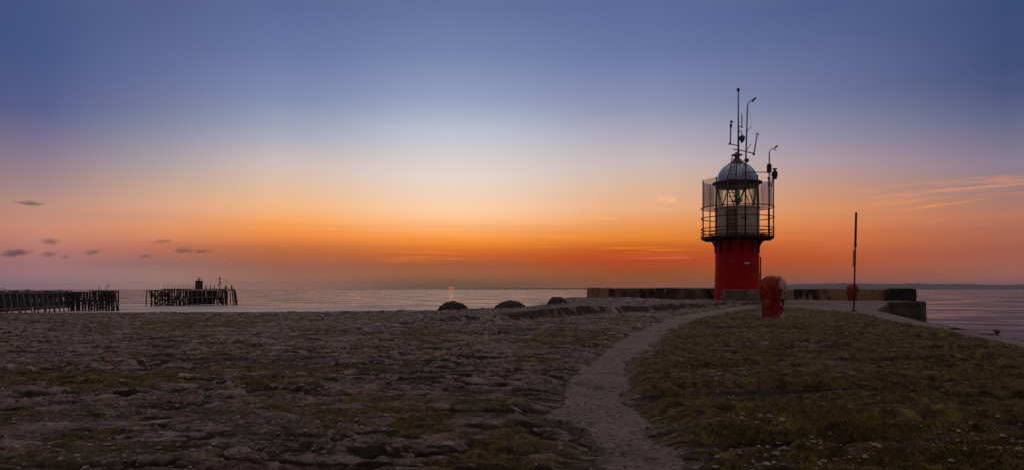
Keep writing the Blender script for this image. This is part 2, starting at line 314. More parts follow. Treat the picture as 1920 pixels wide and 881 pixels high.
def courses(A, w, h):
    nt = A.node_tree; N = nt.nodes.new; L = nt.links.new; B = nt.nodes['Principled BSDF']; src = B.inputs['Base Color'].links[0].from_socket
    g = N('ShaderNodeNewGeometry'); sp = N('ShaderNodeSeparateXYZ'); L(g.outputs['Position'], sp.inputs[0]); a = N('ShaderNodeMath'); a.operation = 'MULTIPLY_ADD'; L(sp.outputs[1], a.inputs[0]); a.inputs[1].default_value = .55; L(sp.outputs[0], a.inputs[2])
    c = N('ShaderNodeCombineXYZ'); L(a.outputs[0], c.inputs[0]); L(sp.outputs[2], c.inputs[1]); b = N('ShaderNodeTexBrick'); L(c.outputs[0], b.inputs['Vector']); b.inputs['Scale'].default_value = 1; b.inputs['Brick Width'].default_value = w; b.inputs['Row Height'].default_value = h
    b.inputs['Mortar Size'].default_value = .025; b.inputs['Mortar Smooth'].default_value = .4; b.inputs['Color1'].default_value = (1,1,1,1); b.inputs['Color2'].default_value = (.55,.52,.5,1); b.inputs['Mortar'].default_value = (.22,.2,.2,1)
    m = N('ShaderNodeMix'); m.data_type = 'RGBA'; m.blend_type = 'MULTIPLY'; m.inputs[0].default_value = 1; L(src, m.inputs[6]); L(b.outputs['Color'], m.inputs[7]); L(m.outputs[2], B.inputs['Base Color'])
courses(M['quaystone'], 1.3, .62)
M['bollard'] = bollard_mat()

def clear_mat(name, tint, alpha, rough=.1, grey=(.3,.28,.27)):
    A = bpy.data.materials.new(name); A.use_nodes = True; nt = A.node_tree; nt.nodes.clear(); N = nt.nodes.new; L = nt.links.new
    o = N('ShaderNodeOutputMaterial'); t = N('ShaderNodeBsdfTransparent'); t.inputs[0].default_value = (*tint, 1)
    d = N('ShaderNodeBsdfDiffuse'); d.inputs[0].default_value = (*grey, 1); tr = N('ShaderNodeBsdfTranslucent'); tr.inputs[0].default_value = (*grey, 1)
    a = N('ShaderNodeAddShader'); L(d.outputs[0], a.inputs[0]); L(tr.outputs[0], a.inputs[1])
    g = N('ShaderNodeBsdfGlossy'); g.inputs['Roughness'].default_value = rough
    f = N('ShaderNodeFresnel'); f.inputs[0].default_value = 1.45
    m1 = N('ShaderNodeMixShader'); m1.inputs[0].default_value = alpha; L(t.outputs[0], m1.inputs[1]); L(a.outputs[0], m1.inputs[2])
    fm = N('ShaderNodeMath'); fm.operation = 'MULTIPLY'; L(f.outputs[0], fm.inputs[0]); fm.inputs[1].default_value = .6
    m2 = N('ShaderNodeMixShader'); L(fm.outputs[0], m2.inputs[0]); L(m1.outputs[0], m2.inputs[1]); L(g.outputs[0], m2.inputs[2]); L(m2.outputs[0], o.inputs[0]); return A
M['glass'] = clear_mat('lantern_glass', (.95,.955,.88), .20, .05, (.50,.48,.38))
M['lens'] = clear_mat('green_lens', (.10,.62,.42), .38, .05, (.01,.30,.18)); M['screen'] = clear_mat('clouded_screen', (.74,.72,.74), .22, .25, (.16,.14,.14))

def ground_mat():
    A = bpy.data.materials.new('cobbled_quay'); A.use_nodes = True; nt = A.node_tree; N = nt.nodes.new; L = nt.links.new; B = nt.nodes['Principled BSDF']
    def attr(n): q = N('ShaderNodeAttribute'); q.attribute_name = n; return q.outputs['Fac']
    geo = N('ShaderNodeNewGeometry')
    def noise(sc, det=6, ro=.6):
        n = N('ShaderNodeTexNoise'); n.inputs['Scale'].default_value = sc; n.inputs['Detail'].default_value = det; n.inputs['Roughness'].default_value = ro; L(geo.outputs['Position'], n.inputs['Vector']); return n.outputs[0]
    def ramp(x, stops):
        r = N('ShaderNodeValToRGB'); L(x, r.inputs[0])
        for i, (p, c) in enumerate(stops):
            e = r.color_ramp.elements[i] if i < 2 else r.color_ramp.elements.new(p)
            e.position = p; e.color = (*c, 1)
        return r.outputs[0]
    def mix(f, a, b, mode='MIX'):
        m = N('ShaderNodeMix'); m.data_type = 'RGBA'; m.blend_type = mode
        if isinstance(f, float): m.inputs[0].default_value = f
        else: L(f, m.inputs[0])
        for s, v in ((6, a), (7, b)):
            if isinstance(v, tuple): m.inputs[s].default_value = (*v, 1)
            else: L(v, m.inputs[s])
        return m.outputs[2]
    def mapr(x, a, b, c=0., d=1.):
        m = N('ShaderNodeMapRange'); m.interpolation_type = 'SMOOTHSTEP'; L(x, m.inputs[0]); m.inputs[1].default_value = a; m.inputs[2].default_value = b; m.inputs[3].default_value = c; m.inputs[4].default_value = d; return m.outputs[0]
    stone = ramp(attr('tone'), [(0, (.095,.065,.048)), (.22, (.19,.138,.105)), (.45, (.35,.272,.226)), (.66, (.48,.40,.365)), (.76, (.38,.200,.160)), (.85, (.60,.53,.50)), (1, (.42,.225,.185))])
    stone = mix(mapr(noise(5, 10, .78), .36, .60), stone, mix(.86, stone, (.050,.036,.029)))   # grimed and bare parts of the stone
    stone = mix(mapr(noise(17, 8, .75), .52, .66, 0, .75), stone, (.52,.455,.43))              # pale lichen crust
    stone = mix(mapr(noise(23, 7, .75), .54, .66, 0, .85), stone, (.030,.021,.017))            # black lichen and pits
    stone = mix(mapr(noise(48, 4, .7), .62, .72, 0, .8), stone, (.62,.56,.53))                 # specks
    soil_and_shade = ramp(noise(14), [(.3, (.014,.009,.007)), (.7, (.050,.033,.023))])  # joint soil, also painted as dark shade into the stone creases
    c = mix(mapr(attr('joint_and_shade'), .25, .75), stone, soil_and_shade)
    green = ramp(noise(3.5, 8, .7), [(.30, (.055,.036,.017)), (.42, (.19,.140,.026)), (.52, (.115,.076,.034)), (.64, (.33,.26,.032))])
    green = mix(mapr(noise(8, 9, .8), .46, .56, 0, .92), green, (.030,.021,.012))
    green = mix(mapr(noise(36, 5, .75), .55, .68, 0, .8), green, (.27,.21,.085))
    green = mix(mapr(noise(52, 4, .7), .64, .72, 0, .7), green, (.50,.45,.40))
    c = mix(mapr(attr('moss'), .42, .60), c, green)
    L(c, B.inputs['Base Color']); B.inputs['Roughness'].default_value = .9; B.inputs['Specular IOR Level'].default_value = .35
    b1 = N('ShaderNodeBump'); b1.inputs['Strength'].default_value = .9; b1.inputs['Distance'].default_value = .07; L(noise(9, 10, .74), b1.inputs['Height'])
    b2 = N('ShaderNodeBump'); b2.inputs['Strength'].default_value = .8; b2.inputs['Distance'].default_value = .02; L(noise(55, 6, .7), b2.inputs['Height']); L(b1.outputs[0], b2.inputs['Normal'])
    L(b2.outputs[0], B.inputs['Normal']); return A
def path_mat():
    A = mat('worn_concrete_path', (.32,.262,.222), .92, var=(.21,.168,.142), vscale=1.6, bump=0, coords='Object',
        patches=[((.075,.058,.048), 1.7, .52, .70, None, None), ((.030,.021,.017), 24, .52, .63, None, None), ((.50,.44,.40), 30, .58, .67, None, None), ((.04,.032,.014), 3.1, .63, .72, None, None)], detail=9)
    nt = A.node_tree; N = nt.nodes.new; L = nt.links.new; B = nt.nodes['Principled BSDF']; tc = N('ShaderNodeTexCoord')
    n = N('ShaderNodeTexNoise'); n.inputs['Scale'].default_value = 18; n.inputs['Detail'].default_value = 10; n.inputs['Roughness'].default_value = .75; L(tc.outputs['Object'], n.inputs['Vector'])
    b = N('ShaderNodeBump'); b.inputs['Strength'].default_value = 1; b.inputs['Distance'].default_value = .06; L(n.outputs[0], b.inputs['Height']); L(b.outputs[0], B.inputs['Normal']); return A
def water_mat():
    A = bpy.data.materials.new('dusk_sea'); A.use_nodes = True; nt = A.node_tree; N = nt.nodes.new; L = nt.links.new; B = nt.nodes['Principled BSDF']; O = nt.nodes['Material Output']
    B.inputs['Base Color'].default_value = (.040,.034,.028,1); B.inputs['Roughness'].default_value = .30; B.inputs['IOR'].default_value = 1.33; B.inputs['Specular IOR Level'].default_value = .22
    geo = N('ShaderNodeNewGeometry')
    def noise(st, sc, det=5, ro=.6):
        m = N('ShaderNodeMapping'); L(geo.outputs['Position'], m.inputs[0]); m.inputs['Scale'].default_value = st
        n = N('ShaderNodeTexNoise'); n.inputs['Scale'].default_value = sc; n.inputs['Detail'].default_value = det; n.inputs['Roughness'].default_value = ro; L(m.outputs[0], n.inputs['Vector']); return n.outputs[0]
    b = N('ShaderNodeBump'); b.inputs['Strength'].default_value = .22; b.inputs['Distance'].default_value = 3.0; L(noise((.8,1,1), .05, 8, .66), b.inputs['Height']); L(b.outputs[0], B.inputs['Normal'])
    def mapr(x, a, b_, c=0., d=1.):
        m = N('ShaderNodeMapRange'); m.interpolation_type = 'SMOOTHSTEP'; L(x, m.inputs[0]); m.inputs[1].default_value = a; m.inputs[2].default_value = b_; m.inputs[3].default_value = c; m.inputs[4].default_value = d; return m.outputs[0]
    L(mapr(noise((.6,1,1), .04, 7), .36, .66, .14, .42), B.inputs['Roughness'])
    sp = N('ShaderNodeSeparateXYZ'); L(geo.outputs['Position'], sp.inputs[0])
    def mul(a, b_, op='MULTIPLY'):
        m = N('ShaderNodeMath'); m.operation = op
        for i, v in enumerate((a, b_)):
            if isinstance(v, float): m.inputs[i].default_value = v
            else: L(v, m.inputs[i])
        return m.outputs[0]
    # surf breaking on the shallows beside the timber jetties and along the quay
    zone = mul(mapr(sp.outputs[1], 395., 285.), mul(mapr(sp.outputs[0], 60., -40.), mapr(sp.outputs[0], -420., -250.)))
    foam = mul(zone, mapr(noise((.3,1,1), .05, 7, .65), .25, .62))
    thin = mul(mapr(noise((.35,1,1), .05, 8, .68), .50, .70), mapr(sp.outputs[1], 1500., 250., 0., .45))
    fac = N('ShaderNodeMath'); fac.operation = 'MAXIMUM'; L(mul(foam, .95), fac.inputs[0]); L(mul(thin, .22), fac.inputs[1])
    d = N('ShaderNodeBsdfDiffuse'); d.inputs[0].default_value = (.72,.66,.64,1)
    mx = N('ShaderNodeMixShader'); L(fac.outputs[0], mx.inputs[0]); L(B.outputs[0], mx.inputs[1]); L(d.outputs[0], mx.inputs[2]); L(mx.outputs[0], O.inputs[0]); return A
M['ground'] = ground_mat(); M['path'] = path_mat(); M['water'] = water_mat()

# ------------------------------------------------------------------ sea, hills, haze
def sea():
    rs = [0, 20, 40, 80, 160, 320, 640, 1300, 2600, 5200, 10000, 19400]; n = 96
    V = [(0,0,0)]; F = []
    for r in rs[1:]:
        for k in range(n): V.append((r*math.cos(2*PI*k/n), r*math.sin(2*PI*k/n), 0))
    T = [(0, 1+k, 1+(k+1) % n) for k in range(n)]
    for i in range(len(rs)-2):
        for k in range(n):
            a = 1+i*n+k; b = 1+i*n+(k+1) % n; c = a+n; d = b+n; T += [(a, c, d), (a, d, b)]
    o = fast_mesh('water', V, T, M['water'], True); o['kind'] = 'structure'
sea()
def ridge(name, prof, Y, depth, seed):
    """land far across the water: prof = [(px, height in metres)]"""
    xs = np.array([p for p, _ in prof]); hs = np.array([h for _, h in prof]); nx = 220; ny = 24
    px = np.linspace(xs[0], xs[-1], nx); h = np.interp(px, xs, hs)
    V = []; 
    for j in range(ny):
        t = j/(ny-1); bell = math.sin(PI*min(1, t*1.0))**.8
        yy = Y+depth*(t-.3); X = (px-960)/1300*Y
        z = -1+np.maximum(0, h*bell*(.82+.36*fbm(X/900+seed, np.full(nx, yy/700.), 4, seed)))
        V.append(np.stack([X, np.full(nx, yy), z], 1))
    V = np.concatenate(V); F = [(j*nx+i, j*nx+i+1, (j+1)*nx+i+1, (j+1)*nx+i) for j in range(ny-1) for i in range(nx-1)]
    o = fast_mesh(name, V, F, M['hill'], True); o['kind'] = 'structure'; return o
ridge('hills', [(1400,0),(1450,40),(1500,95),(1540,118),(1600,126),(1690,120),(1735,98),(1775,126),(1820,106),(1860,120),(1920,90),(2000,110),(2200,60),(2400,0)], 14000, 5000, 5)
ridge('terrain', [(620,0),(640,10),(680,6),(735,14),(760,3),(800,0),(850,5),(880,16),(930,22),(1000,26),(1080,30),(1200,38),(1350,44),(1460,40),(1500,0)], 15000, 2500, 11)
def haze():
    A = bpy.data.materials.new('sea_haze'); A.use_nodes = True; nt = A.node_tree; nt.nodes.clear()
    o = nt.nodes.new('ShaderNodeOutputMaterial'); v = nt.nodes.new('ShaderNodeVolumePrincipled'); nt.links.new(v.outputs[0], o.inputs['Volume'])
    v.inputs['Color'].default_value = (.92,.88,.90,1); v.inputs['Density'].default_value = 3.2e-5; v.inputs['Anisotropy'].default_value = .2
    b = MB().box((0, 8000, 80), (42000, 26000, 162)).build('haze', A); b['kind'] = 'stuff'
    return b
haze()

# ------------------------------------------------------------------ the quay: ground sheet, path, apron
LEDGE_X = np.array([-60,-8,-3.6,-1.7,.7,2.9,7.1,10.2,12.5,60]); LEDGE_Y = np.array([20,17.4,18.3,21.5,22.8,27,31.7,36,41,60])
LEDGE_A = np.array([0,0,.04,.12,.24,.28,.28,.25,.16,.0])
def base_h(X, Y):
    Yl = np.interp(X, LEDGE_X, LEDGE_Y)+1.3*(fbm(X*.55, X*0, 4, 3)-.5); amt = np.interp(X, LEDGE_X, LEDGE_A)*(.7+.6*fbm(X*.5, X*0+7, 3, 4))
    h = -1.0+amt*sst(-.30, .35, Y-Yl)
    h = h+.10*amt/.25*sst(30, 44, Y)*sst(18, 12, X)
    return ZC+h
PATH_L = [(1117,877),(1109,851),(1091,811),(1000,782),(1011,775),(1044,742),(1065,717),(1109,684),(1136,655),(1163,636),(1197,622),(1255,597),(1291,589),(1346,581),(1400,573.5)]
PATH_R = [(1291,877),(1268,856),(1233,837),(1224,795),(1219,782),(1178,757),(1171,717),(1175,680),(1192,672),(1210,655),(1234,642),(1256,617),(1296,601),(1318,594),(1366,585),(1428,575)]
pl = np.array([onz(x, y, ZC-1.0)[:2] for x, y in PATH_L]); pr = np.array([onz(x, y, ZC-1.0)[:2] for x, y in PATH_R])
pl = np.vstack([[pl[0][0]-.15, 1.0], pl]); pr = np.vstack([[pr[0][0]-.05, 1.0], pr])
EDGE = np.array([(5.4,-12),(6.6,4),(8.2,8.6),(9.75,13.1),(11.1,17),(12.5,21),(14.9,27),(16.9,32),(21.2,39.6),(25.6,47.2),(28.6,48.6),(29.6,49.6),(30.6,53),(30.6,58)])
EDGE_IN = np.array([(4.4,-12),(5.9,4),(7.5,8.6),(9.2,13.2),(9.9,15.4),(11.0,19.2),(12.2,22.8),(13.9,27),(14.3,31),(14.6,37),(16.2,44),(17.0,48),(18,52.5),(20,57)])
def resample(P, n):
    d = np.r_[0, np.cumsum(np.hypot(*np.diff(P, axis=0).T))]; t = np.linspace(0, d[-1], n); return np.stack([np.interp(t, d, P[:,0]), np.interp(t, d, P[:,1])], 1)
def sdist(X, Y, poly):
    """signed distance to a closed polygon, negative inside"""
    d = np.full(X.shape, 1e9); ins = np.zeros(X.shape, bool); n = len(poly)
    for i in range(n):
        ax, ay = poly[i]; bx, by = poly[(i+1) % n]; ex, ey = bx-ax, by-ay; L2 = ex*ex+ey*ey+1e-12
        t = np.clip(((X-ax)*ex+(Y-ay)*ey)/L2, 0, 1); d = np.minimum(d, np.hypot(X-ax-t*ex, Y-ay-t*ey))
        c = (ay > Y) != (by > Y); ins ^= c & (X < ex*(Y-ay)/(by-ay if by != ay else 1e-9)+ax)
    return np.where(ins, -d, d)
PATH_POLY = np.vstack([pl, pr[::-1]]); APRON_POLY = np.vstack([EDGE, EDGE_IN[::-1]])
def path_centre(Y): 
    c = (resample(pl, 300)+resample(pr, 300))/2; o = np.argsort(c[:,1]); return np.interp(Y, c[o,1], c[o,0])
def surface(X, Y):
    """height, moss, joint, tone of the stone paving"""
    b = base_h(X, Y)
    dp = sdist(X, Y, PATH_POLY); da = sdist(X, Y, APRON_POLY)
    side = sst(-.3, 1.0, X-path_centre(Y)+.6*(fbm(X*.6, Y*.6, 3, 40)-.5))*(1-sst(.0, .5, Y-np.interp(X, LEDGE_X, LEDGE_Y)))     # 1 = turf side
    rn = fbm(X*.40+.4*fbm(X, Y, 2, 92), Y*2.9, 3, 90, .45); ridges = side*((sst(.38, .58, rn)-.5)*.12+(fbm(X*1.3, Y*6, 3, 91)-.5)*.07)
    und = (fbm(X*.45, Y*.5, 4, 80)-.5)*.065; trough = side*sst(.49, .40, rn)
    # rough rubble setts laid in wavering courses
    wx = X+.28*(fbm(X*1.3, Y*1.3, 4, 50)-.5); wy = Y+.26*(fbm(X*.6, Y*.9, 3, 60)-.5)+.10*(fbm(X*4.4, Y*4.4, 3, 65)-.5)
    wx = wx+.10*(fbm(X*5, Y*5, 3, 66)-.5)
    f1, f2, cid, tx, ty = voro(wx/.40, wy/.165, 1, .9); e = (f2-f1); ci = cid
    big = (_h(np.floor(wx/.62+3), np.floor(wy/.26+5), 5) > .62)*sst(.36, .5, fbm(X*.5+2, Y*.5, 2, 68))*(1-side)
    g1, g2, gid, gx, gy = voro(wx/.62+3, wy/.26+5, 9, .9); eg = (g2-g1)
    e = np.where(big > .5, eg, e); ci = np.where(big > .5, gid, ci); tx = np.where(big > .5, gx, tx); ty = np.where(big > .5, gy, ty)
    lost = sst(.50, .62, fbm(X*.6+9, Y*.7, 3, 69))                      # worn-away stretches with no clear joints
    cy_ = Y+.55*(fbm(X*.35, Y*.5, 3, 63)-.5)+.10*(fbm(X*2.2, Y*2.2, 3, 64)-.5); fr = cy_/.36 % 1
    course = (1-sst(.012, .060, np.minimum(fr, 1-fr)*.36))*sst(.40, .52, fbm(X*.8, Y*1.4, 3, 67))           # open joints between courses
    dome = sst(.0, .38, e)*(1-.6*lost)
    amp = (.016+.024*ci)*(1-.35*side)
    st = dome*amp+(ci-.5)*.034*(1-.5*side)*sst(0, .10, e)*(1-.5*lost)+(tx*((ci*7) % 1-.5)*.045+ty*((ci*13) % 1-.5)*.05)*(1-.5*side)*dome
    n1 = fbm(X*2.7+.8*fbm(X, Y, 3, 71), Y*7.5, 5, 70, .62); n2 = fbm(X*10, Y*19, 4, 75, .65)
    bil = np.abs(2*fbm(X*2.1, Y*6.4, 4, 77, .6)-1)                      # creased like eroded stone
    flat = big*sst(.0, .2, e); rough = -.045*course+((n1-.5)*.044+(n2-.5)*.026+(sst(0, .26, bil)-.7)*.020)*(1-.55*flat)*(1-.35*side)
    crease_shade = (sst(.46, .32, n1)+.8*sst(.09, .02, bil))*(1-.7*flat)  # low creases, darkened in colour to deepen their shade
    moss_n = side*fbm(X*.55, Y*.6, 5, 100, .58)+(1-side)*fbm(X*.95, Y*1.15, 5, 104, .6); patch = fbm(X*.23+4, Y*.26, 3, 110)
    joint_and_shade = np.clip(course+.9*(1-sst(.03, .16+.12*fbm(X*2, Y*2, 2, 33), e))*(1-.75*lost)+.75*crease_shade, 0, 1)
    moss = side*(.42+.62*moss_n-.42*trough-.10*sst(.5, .7, fbm(X*.7, Y*.8, 3, 155)))+(1-side)*(.16+.98*(moss_n-.20)*(.50+patch))+joint_and_shade*.07-.18*sst(.6, .9, ci)*(1-side)+.10*sst(10, 18, Y)*(1-side)*(moss_n-.45)
    plat = sst(0, .4, Y-np.interp(X, LEDGE_X, LEDGE_Y))*np.interp(X, LEDGE_X, LEDGE_A)/.25
    moss = moss-.25*plat
    joint_and_shade = np.maximum(joint_and_shade*(1-.5*side), .9*trough); moss = moss-(.30*side+.10)*course
    near = sst(-.04, .26, dp+.22*(fbm(X*2.2, Y*2.2, 4, 120)-.5))*sst(.0, .25, da)
    Yl_ = np.interp(X, LEDGE_X, LEDGE_Y)+1.3*(fbm(X*.55, X*0, 4, 3)-.5); face = sst(-.45, -.05, Y-Yl_)*(1-sst(.2, .55, Y-Yl_))*np.interp(X, LEDGE_X, LEDGE_A)/.25
    joint_and_shade = np.maximum(joint_and_shade, face*sst(.30, .62, fbm(X*1.2, Y*3, 4, 170))*.8); moss = moss-.12*face
    calm = np.exp(-np.maximum(0, np.maximum(-dp, -da))*8)*0+near
    h = b+(st+rough+und*.8+ridges+.012*sst(.45, .6, moss))*np.maximum(.0, calm)-.035*(1-calm)
    tone = np.clip(ci*.72+.45*(fbm(X*.7, Y*1.1, 3, 130)-.32)+.10*big, 0, 1)
    return h, moss, joint_and_shade, tone, side
OUT = [(-80,-40)]; 
OUTLINE = np.array([(-60,-14),(-62,27.3),(-30,28.2),(-10,29.6),(-4.2,30.8),(-2.3,30.2),(.9,29.6),(1.8,31.5),(3.3,42),(5.0,52),(8.5,58),(27,58),(16.9,32),(14.9,27),(12.5,21),(11.1,17),(9.75,13.1),(8.2,8.6),(6.6,4),(5.4,-12)])
def radius_to(outline, az):
    dx, dy = np.sin(az), np.cos(az); r = np.full(az.shape, 1e9); n = len(outline)
    for i in range(n):
        a = outline[i]; b = outline[(i+1) % n]; e = b-a; den = dx*e[1]-dy*e[0]; den = np.where(abs(den) < 1e-9, 1e-9, den)
        t = (a[0]*e[1]-a[1]*e[0])/den; u = (a[0]*dy-a[1]*dx)/den
        r = np.where((t > 0) & (u >= -1e-6) & (u <= 1+1e-6), np.minimum(r, t), r)
    return r
def ground():
    az = np.r_[np.linspace(-180, -60, 90, endpoint=False), np.linspace(-60, -42, 90, endpoint=False), np.linspace(-42, 42, 1500, endpoint=False), np.linspace(42, 60, 90, endpoint=False), np.linspace(60, 180, 90)]
    az = np.radians(az); Rm = np.minimum(radius_to(OUTLINE, az), 75)
    nr = 560; t = np.linspace(0, 1, nr); r0 = .7
    rows = []
    for a, Rr in ((az, Rm),):
        rmid = np.minimum(3.2, Rr*.6)
        for i in range(nr):
            if i < 40: rr = r0+(rmid-r0)*(i/40)
            else:
                q = (i-40)/(nr-41); inv = 1/(1/rmid*(1-q)+1/Rr*q); lg = rmid*(Rr/rmid)**q; rr = .55*inv+.45*lg
            rows.append(rr)
    rr = np.stack(rows); X = rr*np.sin(az)[None]; Y = rr*np.cos(az)[None]
    h, moss, joint_and_shade, tone, side = surface(X, Y)
    V = np.stack([X.ravel(), Y.ravel(), h.ravel()], 1); n = len(az)
    i = np.arange(nr-1)[:,None]*n; j = np.arange(n-1)[None]; a = (i+j).ravel(); F = np.stack([a, a+1, a+n+1, a+n], 1)
    # centre fan
    c = len(V); V = np.vstack([V, [[0, 0, ZC-1]]]); 
    at_ = {k: np.r_[v.ravel(), 0] for k, v in (('moss', moss), ('joint_and_shade', joint_and_shade), ('tone', tone))}
    o = fast_mesh('ground', V, F[:, ::-1], M['ground'], True, at_); o['kind'] = 'structure'
    return o
ground()
def strip(name, A, B, nl, nw, material, lift, jag, seed, thick=.0):
    A = resample(A, nl); B = resample(B, nl); V = []
    ja = jag*(fbm(A[:,0]*3, A[:,1]*3, 4, seed, .6)-.5)*2; jb = jag*(fbm(B[:,0]*3, B[:,1]*3, 4, seed+5, .6)-.5)*2; ja = ja+jag*.9*(fbm(A[:,0]*.9, A[:,1]*1.1, 3, seed+1)-.5)*2; jb = jb+jag*.9*(fbm(B[:,0]*.9, B[:,1]*1.1, 3, seed+2)-.5)*2
    d = (B-A)/np.maximum(1e-6, np.hypot(*(B-A).T))[:,None]
    A = A+d*ja[:,None]; B = B+d*jb[:,None]; t = np.linspace(0, 1, nw)
    P = A[:,None]*(1-t)[None,:,None]+B[:,None]*t[None,:,None]; X, Y = P[...,0], P[...,1]
    Z = base_h(X, Y)+lift+(fbm(X*1.1, Y*1.1, 4, seed+9)-.5)*.05+(fbm(X*6, Y*6, 4, seed+12, .6)-.5)*.022
    edge = np.minimum(t, 1-t)[None]*np.ones_like(X); Z = Z-.06*(1-sst(0, .07, edge))
    V = np.stack([X.ravel(), Y.ravel(), Z.ravel()], 1); i = np.arange(nl-1)[:,None]*nw; j = np.arange(nw-1)[None]; a = (i+j).ravel()
    F = np.stack([a, a+1, a+nw+1, a+nw], 1); o = fast_mesh(name, V, F, material, True); o['kind'] = 'structure'; return o
strip('path', pl, pr, 1400, 60, M['path'], .020, .15, 200)
strip('pavement', EDGE_IN, EDGE, 700, 40, M['concrete'], .020, .05, 300)

def quay_wall():
    P = np.vstack([OUTLINE[:11], [(30.6,58)], EDGE[::-1][1:]]); P = resample(P, 900)
    zs = [0.02, -.10, -.6, -1.2, -1.9, -2.7, -3.5, -4.5, -5.5, -6.5, -7.6]; V = []
    d = np.gradient(P, axis=0); nrm = np.stack([d[:,1], -d[:,0]], 1)/np.hypot(*d.T)[:,None]
    c = P.mean(0); sgn = -1 if np.sum((P-c)*nrm) < 0 else 1; nrm = nrm*sgn
    for k, z in enumerate(zs):
        off = (-.02 if k == 0 else .03+.012*k)+.06*(fbm(np.arange(900)*.31, np.full(900, k*1.7), 3, 400)-.5)
        zz = base_h(P[:,0], P[:,1])+z-(.02 if k else 0)
        if k > 6: zz = np.minimum(zz, 99)
        V.append(np.stack([P[:,0]+nrm[:,0]*off, P[:,1]+nrm[:,1]*off, zz], 1))
    n = 900; V = np.concatenate(V); F = [(k*n+i, k*n+i+1, (k+1)*n+i+1, (k+1)*n+i) for k in range(len(zs)-1) for i in range(n-1)]
    root = fast_mesh('quay_wall', V, F, M['quaystone'], False)
    tag(root, 'dark stained stone quay wall dropping to the sea below the paving', 'quay wall'); return root
quay_wall()

# ------------------------------------------------------------------ turf and shell litter
def blades():
    A = bpy.data.materials.new('short_turf'); A.use_nodes = True; nt = A.node_tree; B = nt.nodes['Principled BSDF']; B.inputs['Roughness'].default_value = .8
    q = nt.nodes.new('ShaderNodeAttribute'); q.attribute_name = 'tint'; r = nt.nodes.new('ShaderNodeValToRGB'); nt.links.new(q.outputs['Fac'], r.inputs[0])
    for i, (p, c) in enumerate([(0, (.12,.072,.034)), (.35, (.17,.125,.026)), (.7, (.27,.215,.032)), (1, (.40,.31,.08))]):
        e = r.color_ramp.elements[i] if i < 2 else r.color_ramp.elements.new(p)
        e.position = p; e.color = (*c, 1)
    nt.links.new(r.outputs[0], B.inputs['Base Color'])
    n = 1500000; inv = RNG.uniform(1/34, 1/2.2, n); Y = 1/inv; X = Y*RNG.uniform(-.95, .95, n)
    h, moss, joint_and_shade, tone, side = surface(X, Y)
    ins = (sdist(X, Y, OUTLINE) < -.1) & (sdist(X, Y, PATH_POLY) > .03) & (sdist(X, Y, APRON_POLY) > .05)
    keep = ins & (RNG.random(n) < np.clip((moss-.50)*4, 0, 1)*(.35+.65*side)*.5*sst(.40, .60, fbm(X*2.2, Y*2.2, 3, 160))); X, Y, h, moss = X[keep], Y[keep], h[keep], moss[keep]; n = len(X)
    if n > 230000: X, Y, h, moss = X[:230000], Y[:230000], h[:230000], moss[:230000]; n = 230000
    hh = RNG.uniform(.005, .014, n)*(.5+np.clip((moss-.45)*4, 0, 1.2))*(1+1.4*sst(.60, .70, fbm(X*1.4, Y*1.4, 3, 161))); w = np.maximum(.0035, Y*.0006)*RNG.uniform(.6, 1.4, n); a = RNG.uniform(0, PI, n); le = RNG.uniform(0, .03, n); la = RNG.uniform(0, 2*PI, n)
    V = np.empty((n, 3, 3)); V[:,0] = np.stack([X-w*np.cos(a), Y-w*np.sin(a), h-.004], 1); V[:,1] = np.stack([X+w*np.cos(a), Y+w*np.sin(a), h-.004], 1); V[:,2] = np.stack([X+le*np.cos(la), Y+le*np.sin(la), h+hh], 1)
    tint = np.clip(RNG.normal(.36, .2, n)+(fbm(X*.8, Y*.8, 3, 140)-.5)*.9, 0, 1)
    o = fast_mesh('grass', V.reshape(-1, 3), np.arange(n*3).reshape(-1, 3), A, False, {'tint': np.repeat(tint, 3)})
    tag(o, 'short patchy turf and moss between the quay stones', 'grass', kind='stuff')
blades()
def litter():
    n = 110000; inv = RNG.uniform(1/26, 1/2.4, n); Y = 1/inv; X = Y*RNG.uniform(-.9, .95, n)
    h, moss, joint_and_shade, tone, side = surface(X, Y)
    cl = fbm(X*.55, Y*.55, 4, 150); p = (np.clip((cl-.48)*5, .0, 1)**1.5*(.12+.88*side)*.62+.012)*sst(1.5, 7, Y)*1.2
    ok = (sdist(X, Y, OUTLINE) < -.1) & (RNG.random(n) < p) & (sdist(X, Y, PATH_POLY) > -.05)
    X, Y, h = X[ok], Y[ok], h[ok]; n = len(X)
    s = np.exp(RNG.normal(math.log(.0085), .55, n))*(1+Y*.045); s = np.clip(s, .003, .0125+Y*.0014)
    ph = (1+5**.5)/2; base = np.array([(-1,ph,0),(1,ph,0),(-1,-ph,0),(1,-ph,0),(0,-1,ph),(0,1,ph),(0,-1,-ph),(0,1,-ph),(ph,0,-1),(ph,0,1),(-ph,0,-1),(-ph,0,1)])/1.9
    fc = np.array([(0,11,5),(0,5,1),(0,1,7),(0,7,10),(0,10,11),(1,5,9),(5,11,4),(11,10,2),(10,7,6),(7,1,8),(3,9,4),(3,4,2),(3,2,6),(3,6,8),(3,8,9),(4,9,5),(2,4,11),(6,2,10),(8,6,7),(9,8,1)])
    V = base[None]*s[:,None,None]*RNG.uniform(.6, 1.3, (n, 12, 3))*RNG.uniform(.6, 1.4, (n, 1, 3)); V[...,2] *= .6
    a = RNG.uniform(0, 2*PI, n); ca, sa = np.cos(a)[:,None], np.sin(a)[:,None]; x = V[...,0]*ca-V[...,1]*sa; y = V[...,0]*sa+V[...,1]*ca
    V = np.stack([x+X[:,None], y+Y[:,None], V[...,2]+h[:,None]+s[:,None]*.2], -1)
    F = (fc[None]+np.arange(n)[:,None,None]*12).reshape(-1, 3)
    o = fast_mesh('gravel', V.reshape(-1, 3), F, M['pebble'], False); tag(o, 'pale broken shell and small stones strewn over the turf', 'gravel', kind='stuff')
